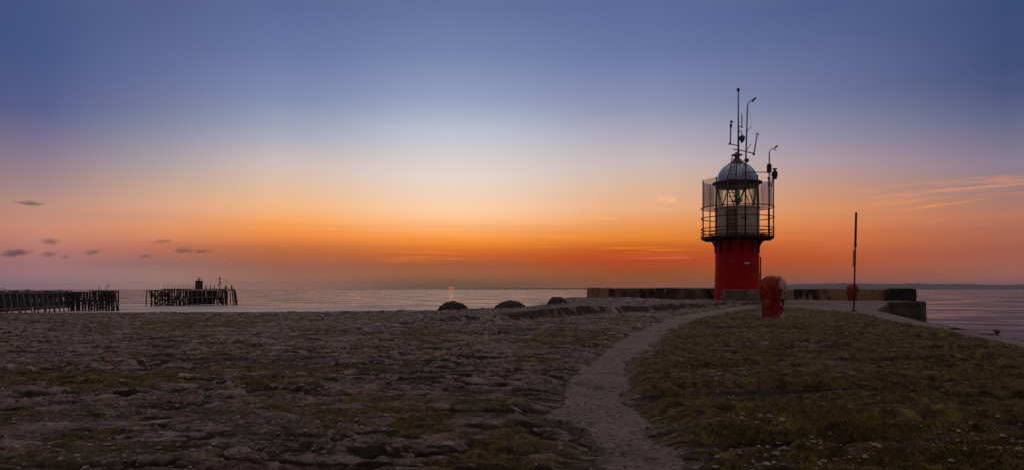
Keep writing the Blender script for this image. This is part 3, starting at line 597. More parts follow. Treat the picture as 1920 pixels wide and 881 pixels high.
litter()

# ------------------------------------------------------------------ parapet wall round the quay head
def wall_run(pts, top, thick, material, name, parent, seed, jit=.03):
    """a low wall along plan points; top height profile follows `top`"""
    P = resample(np.array(pts, float), 160); n = len(P); d = np.gradient(P, axis=0); nr = np.stack([d[:,1], -d[:,0]], 1)/np.hypot(*d.T)[:,None]
    s = np.r_[0, np.cumsum(np.hypot(*np.diff(P, axis=0).T))]
    def zt(k): return ZC+top+(fbm(s*1.1, s*0+k, 3, seed)-.5)*.05
    zb = np.full(n, ZC-1.3); prof = []
    f = .05*(fbm(s*1.3, s*0+9, 3, seed+1)-.5)
    rows = [(thick/2+f, zb), (thick/2+f, ZC-.62+0*s), (thick/2-.02+f*.5, zt(1)-.05), (thick/2-.07, zt(1)), (-thick/2+.07, zt(2)), (-thick/2, zt(2)-.05), (-thick/2, zb)]
    V = np.concatenate([np.stack([P[:,0]+nr[:,0]*o, P[:,1]+nr[:,1]*o, z+0*s], 1) for o, z in rows]); m = len(rows)
    F = [(k*n+i, k*n+i+1, (k+1)*n+i+1, (k+1)*n+i) for k in range(m-1) for i in range(n-1)]
    b = MB().add(V, F); b.add([V[k*n] for k in range(m)], [tuple(range(m))]); b.add([V[k*n+n-1] for k in range(m)], [tuple(range(m))])
    return b.build(name, material, parent, auto=35)
def pxy(px, Y): return ((px-960)/1300*Y, Y)
par = thing('parapet_wall', 'long low weathered parapet wall behind the red lighthouse, ending in a blackened block', 'wall', (0,0,0))
wall_run([pxy(1104,52.2), pxy(1139,51.0)], .10, .5, M['wallpale'], 'end_section', par, 1)
rw = random.Random(9)
wp = resample(np.array([pxy(1139.6,51.3), pxy(1250,52.6), pxy(1345,53.4), pxy(1440,53.8), pxy(1530,54.0), pxy(1640,53.0)]), 400); i0 = 0
while i0 < 396:
    i1 = min(399, i0+rw.randint(45, 85)); i1 = 399 if 399-i1 < 30 else i1; seg = wp[i0:i1+1].copy(); seg[0] = seg[0]+(seg[1]-seg[0])*.45
    wall_run(seg, (.045 if i0 < 235 else .0)+rw.uniform(-.03, .03), .5+rw.uniform(-.03, .03), M['wallstone'] if i0 < 235 else M['wallpale'], 'wall_section', par, 10+i0); i0 = i1
MB().box((0,0,0), (1.1,.5,1.02), jit=.03).build('wall_joint', M['wallpale'], par, loc=(*pxy(1652,52.6), ZC-.52), bevel=.04)

# tumbled stone block in front of the tower foot
blk = MB()
p0 = pxy(1384,45.6)
nx, ny, nz = 14, 5, 5
def rough_block(c, d, rz, seed, material, name, label, cat, parent=None, bev=.05):
    b = MB(); b.box((0,0,0), d); me = b.build(name, material, parent, loc=c)
    me.rotation_euler = (0,0,rz)
    import bmesh
    bm = bmesh.new(); bm.from_mesh(me.data); bmesh.ops.subdivide_edges(bm, edges=bm.edges[:], cuts=9, use_grid_fill=True)
    for v in bm.verts:
        k = np.array([v.co.x*1.3+seed, v.co.y*1.3+v.co.z*2.1])
        n = float(fbm(np.array([k[0]*1.6]), np.array([k[1]*1.6]), 4, seed)[0])-.5
        v.co += v.co.normalized()*n*.18
        if v.co.z > d[2]*.2: v.co.z -= .10*max(0, abs(v.co.x)/(d[0]/2)-.8)*4
    bm.to_mesh(me.data); bm.free(); me.data.polygons.foreach_set('use_smooth', [True]*len(me.data.polygons))
    if label: tag(me, label, cat)
    return me
rough_block((p0[0]+.15, 45.6, ZC-.56), (2.45,.7,1.05), R(-14), 21, M['wallstone'], 'stone_block', 'rough stone block standing against the foot of the red tower', 'stone block')

rough_block((*pxy(1688,51.2), ZC-.52), (1.75,1.3,1.14), R(-12), 33, M['blackstone'], 'end_block', None, None, par)

# ------------------------------------------------------------------ the lighthouse
LY = 48.0; KV = LY/1300; KH = KV/1.051
LZ = ZC-.85
def H(y): return (541-y)*KV+.85           # height above the tower foot for a row of the photograph
LX = (1382-960)/1300*LY
lh = thing('lighthouse', 'short red iron lighthouse with grey dome, caged gallery and antennas on the quay head', 'lighthouse', (LX, LY, LZ), -math.atan((1382-960)/1300))
def lx(px): return (px-1382)*KH
def P3(px, y, yl=0.0): return (lx(px), yl, H(y))
tr0, tr1 = 43*KH, 40.4*KH
b = MB(); b.lathe([(tr0+.05,-.3),(tr0+.05,.12),(tr0,.16),(tr0-.03,H(512)),(tr0-.045,H(512)+.01),(tr0-.06,H(473)-.02),(tr0-.03,H(473)-.018),(tr0-.03,H(473)+.018),(tr1+.0,H(473)+.02),(tr1,H(447)),(.1,H(447))], 72)
tw = b.build('tower_body', M['red'], lh, auto=30)
for k in range(12):                                   # riveted plate laps up the tower, part of its shell
    a = 2*PI*k/12+.11
    bb = MB(); r = tr1+.008
    bb.tube([(r*math.sin(a), -r*math.cos(a), H(473)+.05), (r*math.sin(a), -r*math.cos(a), H(449))], .02, 4)
    bb.build('plate_lap', M['red'], tw)
gr = 68*KH
MB().lathe([(.5,H(449)),(gr-.12,H(449)),(gr,H(447.5)),(gr+.03,H(446)),(gr+.03,H(444)),(gr-.02,H(443.6)),(.5,H(443.6))], 72).build('gallery_floor', M['rail'], lh, auto=30)
for k in range(12):
    a = R(30*k+12); q = MB(); pts = []; 
    for i in range(10):
        t = i/9; ang = t*PI/2; rr = tr1+.03+(gr-.55-tr1)*(1-math.cos(ang)); zz = H(472)+(H(449.6)-H(472))*math.sin(ang)
        pts.append((rr*math.sin(a), -rr*math.cos(a), zz))
    pts.append(((gr-.12)*math.sin(a), -(gr-.12)*math.cos(a), H(449.3)))
    q.tube(pts, .05, 6)
    q.tube([((tr1+.05)*math.sin(a), -(tr1+.05)*math.cos(a), H(474)), ((tr1+.05)*math.sin(a), -(tr1+.05)*math.cos(a), H(450))], .055, 6)
    q.tube([((tr1+.3)*math.sin(a), -(tr1+.3)*math.cos(a), H(450.5)), ((tr1+.06)*math.sin(a), -(tr1+.06)*math.cos(a), H(463))], .025, 5)
    q.build('bracket', M['rail'], lh, smooth=True)
rr_ = 68.6*KH
posts = [(-72,337),(-34,337),(-15,337),(33,337),(60,337),(86,337),(-128,345),(-104,345),(118,345),(150,345),(180,345)]
for ang, yt in posts:
    a = R(ang); r = rr_-.05
    MB().tube([(r*math.sin(a), -r*math.cos(a), H(444)), (r*math.sin(a), -r*math.cos(a), H(338.5))], .043, 8).build('railing_post', M['rail'], lh, smooth=True)
for y, t in ((390.8,.033),(410,.033),(430,.033),(436,.028),(441.5,.028)):
    MB().ring(rr_, H(y), t, 72).build('railing_ring', M['rail'], lh, smooth=True)
for a0, a1 in ((-150,-34),(60,150)):
    MB().lathe([(rr_-.11, H(390)), (rr_-.11, H(338.5))], 30, a0=R(a0), a1=R(a1)).build('screen_panel', M['screen'], lh, smooth=True)
lb = 42*KH
lan = MB().lathe([(lb,H(444)),(lb,H(393.5)),(lb+.06,H(393)),(lb+.07,H(391)),(lb+.02,H(390)),(1.32,H(389.6)),(1.2,H(389.6))], 64).build('lantern_base', M['white'], lh, auto=30)
dr = MB().lathe([(lb+.012,H(442)),(lb+.03,H(441.8)),(lb+.03,H(397)),(lb+.012,H(396.8))], 10, a0=R(-28), a1=R(2)).build('door', mat('rusted_door', (.42,.27,.17), .8, var=(.24,.13,.08), vscale=4, bump=.4, bscale=20, patches=[((.42,.36,.30), 3, .58, .7, (1,1,.5), None)]), lh, auto=30)
MB().box((lx(1393)+.05, -lb*.985-.02, H(413)), (.34,.05,.07), ry=R(12)).box((lx(1397), -lb*.97-.02, H(412)), (.12,.06,.14)).build('hinge', M['iron'], lh)
g0 = 40*KH; gz0, gz1 = H(390), H(351)
MB().lathe([(g0,gz0),(g0,gz1)], 64).build('glazing', M['glass'], lh, smooth=True)
nb = 8
for k in range(nb):
    for sgn in (-1, 1):
        a0 = 2*PI*(k+.08)/nb; q = MB(); pts = []
        for i in range(7):
            t = i/6; a = a0+sgn*t*PI/nb; pts.append(((g0+.015)*math.sin(a), -(g0+.015)*math.cos(a), gz0+(gz1-gz0)*t))
        q.tube(pts, .034, 6); q.build('glazing_bar', M['lead'], lh, smooth=True)
MB().lathe([(g0-.02,H(352.5)),(g0+.03,H(352)),(g0+.03,H(346.5)),(47*KH,H(345.5)),(47.5*KH,H(343.6)),(46.5*KH,H(342.8)),(40*KH,H(341.2)),(39*KH,H(341))], 64).build('cornice', M['lead'], lh, auto=30)
MB().lathe([(.01,H(351.8)),(g0-.02,H(351.8))], 48).build('ceiling_plate', M['lead'], lh)
dm = 38.7*KH; zd = H(342); hd = H(305)-zd
dome = MB().lathe([(dm*math.cos(R(t)), zd+hd*math.sin(R(t))) for t in range(0, 91, 5)][:-1]+[(.02, zd+hd)], 64).build('dome', M['zinc'], lh, smooth=True)
for k in range(12):
    a = 2*PI*(k+.3)/12
    MB().tube([((dm+.004)*math.cos(R(t))*math.sin(a), -(dm+.004)*math.cos(R(t))*math.cos(a), zd+(hd+.004)*math.sin(R(t))) for t in range(0, 82, 6)], .013, 5).build('dome_seam', M['zinc'], dome, smooth=True)
MB().lathe([(.62,H(308)),(.40,H(305)),(.30,H(301)),(.19,H(298)),(.15,H(295.5)),(.22,H(293)),(.40,H(291.5)),(.38,H(290.8)),(.20,H(290)),(.10,H(286)),(.02,H(285.5))], 32).build('ventilator', M['lead'], lh, auto=40)
# lamp inside the lantern
lamp = MB().lathe([(.02,H(356)),(.13,H(356.5)),(.165,H(359)),(.17,H(372)),(.14,H(374)),(.02,H(374))], 24, c=(lx(1382.6),0,0)).build('lamp_lens', M['lens'], lh, smooth=True)
q = MB(); q.lathe([(.02,H(374)),(.2,H(374.3)),(.22,H(377)),(.10,H(378)),(.08,H(386)),(.30,H(388)),(.32,H(390)),(.02,H(390))], 20, c=(lx(1382.6),0,0))
for s_ in (-1, 1): q.tube([(lx(1382.6), 0, H(381)), (lx(1382.6)+.26*s_, 0, H(379)), (lx(1382.6)+.34*s_, -.05, H(375))], .05, 6)
q.build('lamp_stand', M['dark'], lh, smooth=True)
# ladder up the lantern and over the dome
q = MB(); yl = -(lb+.16)
for px0, px1 in ((1364.5,1374.2),(1380,1382)):
    q.tube([(lx(px0), yl, H(443)), (lx(px0), yl-.04, H(340)), (lx(px0+ (px1-px0)*.5), -dm*.62-.3, H(318)), (lx(px1), -.55, H(292))], .030, 6)
for i in range(19):
    t = i/18; y = 440-(440-294)*t
    if y > 340: a, c = (lx(1364.5), yl-.02, H(y)), (lx(1380), yl-.02, H(y))
    elif y > 318: u = (340-y)/22; a, c = [(lx(l0+(l1-l0)*.5*u), (yl-.04)*(1-u)+(-dm*.62-.3)*u, H(y)) for l0, l1 in ((1364.5,1374.2),(1380,1382))]
    else: u = (318-y)/26; a, c = [(lx(l0+(l1-l0)*(.5+.5*u)), (-dm*.62-.3)*(1-u)-.55*u, H(y)) for l0, l1 in ((1364.5,1374.2),(1380,1382))]
    q.tube([a, c], .022, 5)
q.build('ladder', M['iron'], lh, smooth=True)
# antennas
mast = MB().tube([P3(1384.4,292), P3(1384.4,262), P3(1384.4,230), P3(1384.3,170)], [.075,.065,.05,.04], 8).build('antenna_mast', M['dark'], lh, smooth=True)
MB().lathe([(.10,H(171.5)),(.11,H(169)),(.09,H(166.6)),(.02,H(166.4))], 12, c=(lx(1384.3),0,0)).build('mast_cap', M['dark'], mast)
q = MB(); q.tube([P3(1375,280), P3(1390,283.5), P3(1413.5,290)], .035, 6); q.build('cross_arm', M['dark'], mast, smooth=True)
q = MB(); q.tube([P3(1413,293.5), P3(1414,287), P3(1419.2,257)], [.06,.045,.04], 8); q.ball(P3(1413,291.5), .09, 8); q.build('aerial', M['dark'], mast, smooth=True)
MB().lathe([(.02,-.05),(.11,-.04),(.11,.03),(.03,.05)], 12, c=P3(1419.8,254.5)).build('aerial_cap', M['pale'], mast)
q = MB(); q.tube([P3(1384,274), P3(1368,269.5)], .032, 6); q.ball(P3(1368,269.5), .08, 8); q.build('cross_arm', M['dark'], mast, smooth=True)
q = MB(); q.tube([P3(1369.3,270), P3(1370.2,236)], .045, 6); q.tube([P3(1370.2,238), P3(1371,232)], .085, 8); q.tube([P3(1371.2,230), P3(1371.5,226.5)], .10, 8); q.build('aerial', M['dark'], mast, smooth=True)
q = MB(); q.tube([P3(1383.6,237.5), P3(1393,240.5)], .03, 6); q.tube([P3(1391,241), P3(1391,216)], .035, 6); q.build('aerial', M['dark'], mast, smooth=True)
q = MB(); q.tube([P3(1385,249), P3(1387,246.3), P3(1389.5,246.5), P3(1391,250), P3(1391.2,256)], .032, 6); q.build('camera_hook', M['dark'], mast, smooth=True)
cd = MB(); cd.ball(P3(1391.4,261.5), .19, 10, (1,1,1.05)); cd.lathe([(.21,.0),(.22,.04),(.10,.16),(.02,.17)], 14, c=P3(1391.4,259.5)); cd.build('camera_dome', M['teal'], mast, smooth=True)
MB().ball(P3(1391.2,267), .09, 8).build('camera_lens', M['dark'], mast, smooth=True)
q = MB(); yp = -(lb+.30)
q.tube([(lx(1397), yp, H(443)), (lx(1397.2), yp, H(345)), (lx(1398), -1.05, H(305)), (lx(1400.6), -.9, H(222)), (lx(1401.2), -.9, H(206))], [.055,.055,.055,.045,.04], 8); pole2 = q.build('instrument_pole', M['dark'], lh, smooth=True)
q = MB(); q.tube([(lx(1401.2),-.9,H(207)), (lx(1403),-.9,H(202)), (lx(1406),-.9,H(198.5)), (lx(1410),-.9,H(197)), (lx(1415.5),-.9,H(193.5))], .028, 6); q.tube([(lx(1411),-.9,H(197.2)), (lx(1416.4),-.9,H(193.2))], .065, 6); q.ball((lx(1410.6),-.9,H(199)), .06, 6); q.build('wind_vane', M['dark'], pole2, smooth=True)
for y0, x1, y1 in ((254,1409.2,245.5),(287,1409.2,277)):
    q = MB(); q.tube([(lx(1400.4),-.9,H(y0)), (lx(1403),-.9,H(y0-4)), (lx(1406),-.9,H(y1+.8)), (lx(x1),-.9,H(y1))], .022, 5); q.build('aerial', M['dark'], pole2, smooth=True)
q = MB(); q.tube([(lx(1401.5),-.9,H(210)),(lx(1405.5),-.9,H(222)),(lx(1408),-.88,H(236)),(lx(1406),-.88,H(243))], .008, 4); q.build('cable', M['dark'], pole2)
MB().ball((lx(1400),-.55,H(305)), .15, 10).build('junction_box', M['lead'], lh, smooth=True)
q = MB(); q.tube([(lx(1383),-.5,H(313)),(lx(1389),-1.0,H(312)),(lx(1396),-1.2,H(306.5)),(lx(1398.5),-1.1,H(304))], .03, 6); q.build('cable', M['dark'], lh, smooth=True)
q = MB(); q.tube([(lx(1398),-1.4,H(331.2)),(lx(1420),-1.5,H(331.6)),(lx(1437),-1.3,H(332))], .03, 6); q.tube([(lx(1437),-1.3,H(332)),(lx(1450),-.5,H(338))], .03, 6); q.build('stay_rod', M['dark'], lh, smooth=True)
# weather instruments on the gallery rail
ax, ay = lx(1440.2), -1.15
q = MB(); q.tube([(ax,ay,H(365)), (ax,ay,H(296))], .042, 8); ws = q.build('weather_mast', M['dark'], lh, smooth=True)
q = MB(); q.tube([(ax,ay,H(297)), (lx(1441.5),ay,H(292.5)), (lx(1444.5),ay,H(289.6)), (lx(1449),ay,H(288.5)), (lx(1454),ay,H(284.8))], .026, 6); q.tube([(lx(1450.4),ay,H(288)), (lx(1454.8),ay,H(284))], .055, 6); q.lathe([(.02,.03),(.12,0),(.02,-.03)], 10, c=(lx(1450.5),ay,H(291.5))); q.build('anemometer', M['dark'], ws, smooth=True)
MB().box((lx(1440),ay-.03,H(325.5)), (.30,.24,.50)).lathe([(.17,0),(.08,.1),(.02,.1)], 8, c=(lx(1440),ay-.03,H(318.7))).build('sensor_box', M['dark'], ws, bevel=.02)
q = MB(); q.lathe([(.02,-.5),(.15,-.45),(.16,-.30),(.19,-.28),(.19,.0),(.09,.05),(.06,.12),(.15,.2),(.17,.24),(.02,.25)], 14, c=(lx(1450.4),-.75,H(330))); q.build('horn_lamp', M['dark'], lh, auto=40)
MB().ball((lx(1450.4),-.86,H(330)), .13, 8, (1,.6,1)).build('lamp_lens', M['lens'], lh, smooth=True)
q = MB(); q.tube([(lx(1441),ay,H(350)),(lx(1444),ay+.1,H(357)),(lx(1447),ay+.3,H(345)),(lx(1449),-.8,H(337))], .03, 6); q.tube([(lx(1438),ay,H(340)),(lx(1440),ay,H(348)),(lx(1439),ay,H(358))], .05, 6); q.build('cable', M['dark'], lh, smooth=True)
# hatch with its white plate, downpipe
a0, a1 = R(10), R(33); rh = tr0-.035
hatch = MB().lathe([(rh-.01,H(518)),(rh+.03,H(517.6)),(rh+.03,H(485.4)),(rh-.01,H(485))], 10, a0=a0, a1=a1).build('hatch', M['red'], lh, auto=30)
MB().lathe([(rh+.032,H(495.2)),(rh+.045,H(495)),(rh+.045,H(492.2)),(rh+.032,H(492))], 6, a0=R(18.5), a1=R(32)).build('plate', M['signwhite'], hatch)
a = R(84); q = MB(); r = tr0+.03
q.tube([(r*math.sin(a), -r*math.cos(a), .1), (r*math.sin(a), -r*math.cos(a), H(482)), ((r-.1)*math.sin(a), -(r-.1)*math.cos(a), H(481))], .045, 8); q.build('downpipe', M['rail'], lh, smooth=True)

# ------------------------------------------------------------------ bollards
def bollard_mesh():
    b = MB(); b.lathe([(.02,-.12),(.385,-.12),(.375,0),(.352,.06),(.345,.22),(.352,.42),(.366,.56),(.384,.68),(.408,.80),(.428,.92),(.437,1.02),(.434,1.10),(.415,1.19),(.38,1.27),(.325,1.34),(.25,1.395),(.16,1.43),(.08,1.445),(.01,1.448)], 48)
    return b
bol = bollard_mesh().build('mooring_bollard', M['bollard'], smooth=True); gx, gy = (1449.5-960)/1300*22.8, 22.8
bol.location = (gx, gy, ZC-1.0); bol.rotation_euler = (0, 0, -.33)
tag(bol, 'rusty mushroom headed bollard with flaking cream paint, large on the turf', 'bollard', 'mooring bollards')
b2 = bol.copy(); COL.objects.link(b2); b2.location = ((1598-960)/1300*51.5, 51.5, ZC-1.0); b2.rotation_euler = (0,0,2.2); b2.scale = (.94,.94,.96)
b2.data = bol.data.copy(); b2.data.materials.clear()
M['redbol'] = mat('red_bollard_paint', (.38,.022,.018), .6, var=(.18,.016,.012), vscale=4, bump=.6, bscale=20, patches=[((.05,.02,.016), 2.5, .52, .66, (1,1,.5), .9), ((.55,.38,.30), 6, .70, .76, None, None)])
b2.data.materials.append(M['redbol']); tag(b2, 'small distant red bollard half hidden behind the thin pole', 'bollard', 'mooring bollards')

# ------------------------------------------------------------------ thin pole
pY = 29.8; pb = at(1600.5, 584.2, pY)
pt = at(1605.3, 399, pY)
po = thing('sign_pole', 'thin leaning brown pole with a narrow plate seen edge on', 'pole', tuple(pb))
d = pt-pb
def pp(t): return tuple(d*t)
MB().tube([(0,0,-.25), pp(.68)], .036, 10).build('pole', M['pole'], po, smooth=True)
MB().tube([pp(.672), pp(1)], .046, 10).tube([pp(.665), pp(.685)], .062, 10).build('pole_sleeve', M['pole'], po, smooth=True)
c = np.array(pp(.545)); MB().box((c[0]-.075, c[1]-.02, c[2]), (.035,.42,.72), rz=-math.atan(642/1300), ry=R(1.5)).build('sign_plate', M['iron'], po, bevel=.005)
MB().tube([(c[0]-.07,c[1],c[2]+.25),(c[0],c[1],c[2]+.25)], .02, 6).build('clamp', M['iron'], po); MB().tube([(c[0]-.07,c[1],c[2]-.25),(c[0],c[1],c[2]-.25)], .02, 6).build('clamp', M['iron'], po)
MB().lathe([(.26,-.08),(.26,.0),(.16,.03),(.07,.10)], 16).build('base_plate', M['iron'], po, auto=30)

# ------------------------------------------------------------------ domed stones on the quay edge
def mound(px, py_base, w, h, Y, label, seed, peak=0.0):
    zb = ZC+(541-py_base)/1300*Y-.12; r = w/2/1300*Y; hh = h/1300*Y+.12; n = 26; nn = 64; b = MB(); vs = []
    for i in range(n+1):
        t = i/n*PI/2
        for k in range(nn):
            a = 2*PI*k/nn; q = math.cos(t)**.95; x = q*math.sin(a); y = q*math.cos(a); z = math.sin(t)
            nz_ = float(fbm(np.array([x*2.2+seed+z]), np.array([y*2.2+z*1.4]), 4, seed, .6)[0])-.5
            lay = .035*math.sin(z*26+3*nz_)
            s = 1+.20*nz_+lay*.7
            vs.append((x*r*s, y*r*s, z*hh*(1+.16*nz_)+peak*max(0, 1-q*5)*hh))
    fs = [(i*nn+k, i*nn+(k+1) % nn, (i+1)*nn+(k+1) % nn, (i+1)*nn+k) for i in range(n) for k in range(nn)]
    o = b.add(vs, fs).build('stone_mound', M['mound'], smooth=True, loc=((px-960)/1300*Y, Y, zb)); return tag(o, label, 'mound', 'domed stones along the quay edge')
mound(850, 579.5, 60, 15, 29.8, 'dark domed stone with a small tip on the open quay edge under the setting sun', 3, .10)
mound(957, 577.5, 62, 15, 29.2, 'dark domed stone with a slumped shoulder, between two other domed stones', 8)
m3 = mound(1045, 571, 42, 15.5, 31.2, 'dark domed stone at the foot of the raised paving near the parapet end', 13)

# weed clumps on the right-hand edge
def clump(px, py, w, h, label, seed, tuft=False):
    z = ZC-1.0; P = onz(px, py, z); r = w/2/1300*P[1]; hh = h/1300*P[1]; rnd = random.Random(seed)
    b = MB()
    for i in range(16):
        x = rnd.uniform(-1, 1); b.ball((x*r, rnd.uniform(-.12,.12), hh*.2*(1-abs(x))), r*rnd.uniform(.14,.3), 7, (1.3,1,.55), .18)
    if tuft:
        for i in range(40):
            a = rnd.uniform(-.9,.9); l = rnd.uniform(.05,.14); x = r*.9; b.tube([(x,0,.02),(x+.35*l*a,rnd.uniform(-.05,.05),l*.6),(x+.8*l*a,rnd.uniform(-.08,.08),l)], [.008,.006,.002], 4)
    o = b.build('weed_clump', M['weed'], smooth=True, loc=(P[0]-.28, P[1], z+.02)); return tag(o, label, 'weed', 'weed clumps on the right quay edge')
clump(1811, 617.5, 20, 5, 'low dark clump of weed alone on the pale concrete edge', 4)
clump(1882, 629, 28, 4.5, 'dark weed clump ending in an upright grass tuft on the concrete edge', 6, True)

# ------------------------------------------------------------------ timber jetties
def V3(px, y, Y): return at(px, y, Y)
def jetty_line(px0, Y0, px1, Y1):
    a = np.array(pxy(px0, Y0)); b = np.array(pxy(px1, Y1)); 
    def f(px):
        # point on the plan line seen at column px
        k = (px-960)/1300; den = (b-a)[0]-k*(b-a)[1]; t = (k*a[1]-a[0])/den; return a+(b-a)*t
    return f, (b-a)/np.hypot(*(b-a))
def jetty_near():
    root = thing('timber_jetty', 'nearer derelict timber jetty with planked side and pale posts, running off the picture edge', 'jetty', (*pxy(60,222), 0))
    O = np.array([*pxy(60,222), 0]); L = lambda p: tuple(np.array(p)-O)
    f, u = jetty_line(-60, 185, 136, 256); n = np.array([-u[1], u[0]]); n = n if n[0] < 0 else -n   # away from the viewer's side
    dz = 7.15
    q = MB(); rnd = random.Random(3)
    px = -70.
    while px < 134:                                            # vertical boards, a few gone or holed
        p = f(px); w = .26
        p2 = f(px+.9)
        for (z0, z1) in ((1.2, 3.6), (3.6, 6.7)):
            miss = rnd.random() < (.03 if px < 60 else .22)
            if miss: z0 += rnd.uniform(.6, 1.6)
            c = (p+p2)/2+n*.3; q.box(L((c[0], c[1], (z0+z1)/2)), (np.hypot(*(p2-p))*1.02, .08, z1-z0), rz=math.atan2(u[1], u[0]), jit=.02)
        px += .9
    q.build('plank_wall', M['plank'], root)
    a, b = f(-70), f(134)
    for z, s in ((6.75,.30),(2.05,.26)):
        pa, pb = a-n*.35, b-n*.35
        MB().beam(L((*pa, z)), L((*pb, z)), s).build('waling', M['bleached'], root)
    MB().beam(L((*(a+n*1), 6.95)), L((*(b+n*1), 6.95)), .5).build('deck_beam', M['timber'], root)
    q = MB()
    for i in range(70):
        p = f(-68+i*2.9)+n*rnd.uniform(.3, 2.5); q.box(L((*p, 7.2+rnd.uniform(-.1,.28)*(1+math.sin(i*.33)))), (rnd.uniform(.8,2.6), rnd.uniform(.3,1), rnd.uniform(.08,.22)), rz=rnd.uniform(0,3), ry=rnd.uniform(-.2,.2))
    q.build('broken_decking', M['timber'], root)['kind'] = 'stuff'
    for i, px in enumerate([-62,-49,-37,-25,-12.5,0,12.5,25.6,38,50,62,74,84,94,103,111,120,129]):
        p = f(px)-n*.62; foot = p-n*.9+u*.5; top = 7.35+rnd.uniform(-.1,.25) if px != 84 else 5.9
        MB().tube([L((*foot, -1)), L((*p, top))], [.24,.19], 6).build('pile', M['bleached'] if px < 112 else M['timber'], root)
    for i, px in enumerate([-50,-20,10,35,60,85,105,120,130]):
        p = f(px)+n*3.2; MB().tube([L((*p, -1)), L((*(p-n*.2), 7.1))], .24, 6).build('pile', M['timber'], root)
    q = MB(); q.tube([L(V3(2,539,206)), L(V3(12,542,212)), L(V3(28,545.5,218))], .09, 5); q.build('fallen_rail', M['iron'], root)
    # open braced end
    g, u2 = jetty_line(136, 256, 224, 250); n2 = np.array([-u2[1], u2[0]]); n2 = n2 if n2[1] > 0 else -n2
    pz = [(136,.5),(140,.42),(146,.24),(151,.24),(157.5,.26),(163,.24),(170,.26),(175,.24),(181,.26),(187,.24),(193,.26),(198,.24),(203.5,.3),(208.5,.32),(213,.28),(219.5,.28)]; pz = [(136+(px-136)*.955, r) for px, r in pz]
    for row in (0, 1):
        for i, (px, r) in enumerate(pz):
            lean = -.5 if px > 210 else .5 if px > 200 else .2
            p = g(px+rnd.uniform(-.5,.5)-row*11.5)+n2*(row*4.2); MB().tube([L((*(p+u2*(lean if px > 209 else .4*lean)-n2*(.4-row*.8)), -1)), L((*p, 7.0 if px < 172 or px > 209 else 7.15))], r, 6).build('pile', M['timber'], root)
    for row in (0, 1):
        for z in (6.85, 3.75):
            MB().beam(L((*(g(136-11*row)+n2*row*4.2), z)), L((*(g(216-11*row)+n2*row*4.2), z)), .28).build('waling', M['timber'], root)
    for x0, x1, z0, z1 in ((138,170,6.8,4.8),(140,176,5.6,3.4),(150,200,3.6,.6),(146,172,6.9,5.9),(172,206,.6,6.4),(178,200,.4,4.2),(200,170,.5,4.4),(186,212,.6,5.4),(168,196,5.9,3.4),(206,176,1.2,6.0),(190,168,5.2,1.0),(196,218,3.8,.4)):
        k = rnd.choice((0,.5,1)); MB().beam(L((*(g(x0-11*k)+n2*(k*4.2-.3)), z0)), L((*(g(x1-11*k)+n2*(k*4.2-.3)), z1)), .26).build('brace', M['timber'], root)
    q = MB()
    for px in np.arange(172, 203, 1.25):
        if rnd.random() < .40: p = g(px-6)+n2*2.2; q.box(L((*p, rnd.uniform(5.0,5.6))), (.24,.1,rnd.uniform(2.0,3.2)), rz=.0, ry=rnd.uniform(-.15,.15))
    q.build('plank_wall', M['plank'], root)
    c = (g(186)+g(188))/2; MB().box(L((*(c+n2*2), 7.35)), (np.hypot(*(g(211)-g(174))), 5, .32), rz=math.atan2(u2[1], u2[0])).box(L((*(c+n2*2), 7.0)), (np.hypot(*(g(209)-g(178))), 4.4, .25), rz=math.atan2(u2[1], u2[0])).build('deck', M['timber'], root)
    for xs in ((183.5,185.5,188),(197.5,199.5,203)):
        q = MB()
        for x in xs: p = g(x-3)+n2; q.tube([L((*p, 7.4)), L((*(p-u2*.25), 9.0))], .05, 5)
        p0_, p1_ = g(xs[0]-3)+n2-u2*.25, g(xs[-1]-3)+n2-u2*.25; q.tube([L((*p0_, 8.95)), L((*p1_, 8.95))], .045, 5)
        q.build('handrail', M['rail'], root)
    p = g(200)+n2; MB().ball(L((*(p-u2*.2), 9.2)), .22, 8).build('lamp', M['iron'], root, smooth=True)
jetty_near()

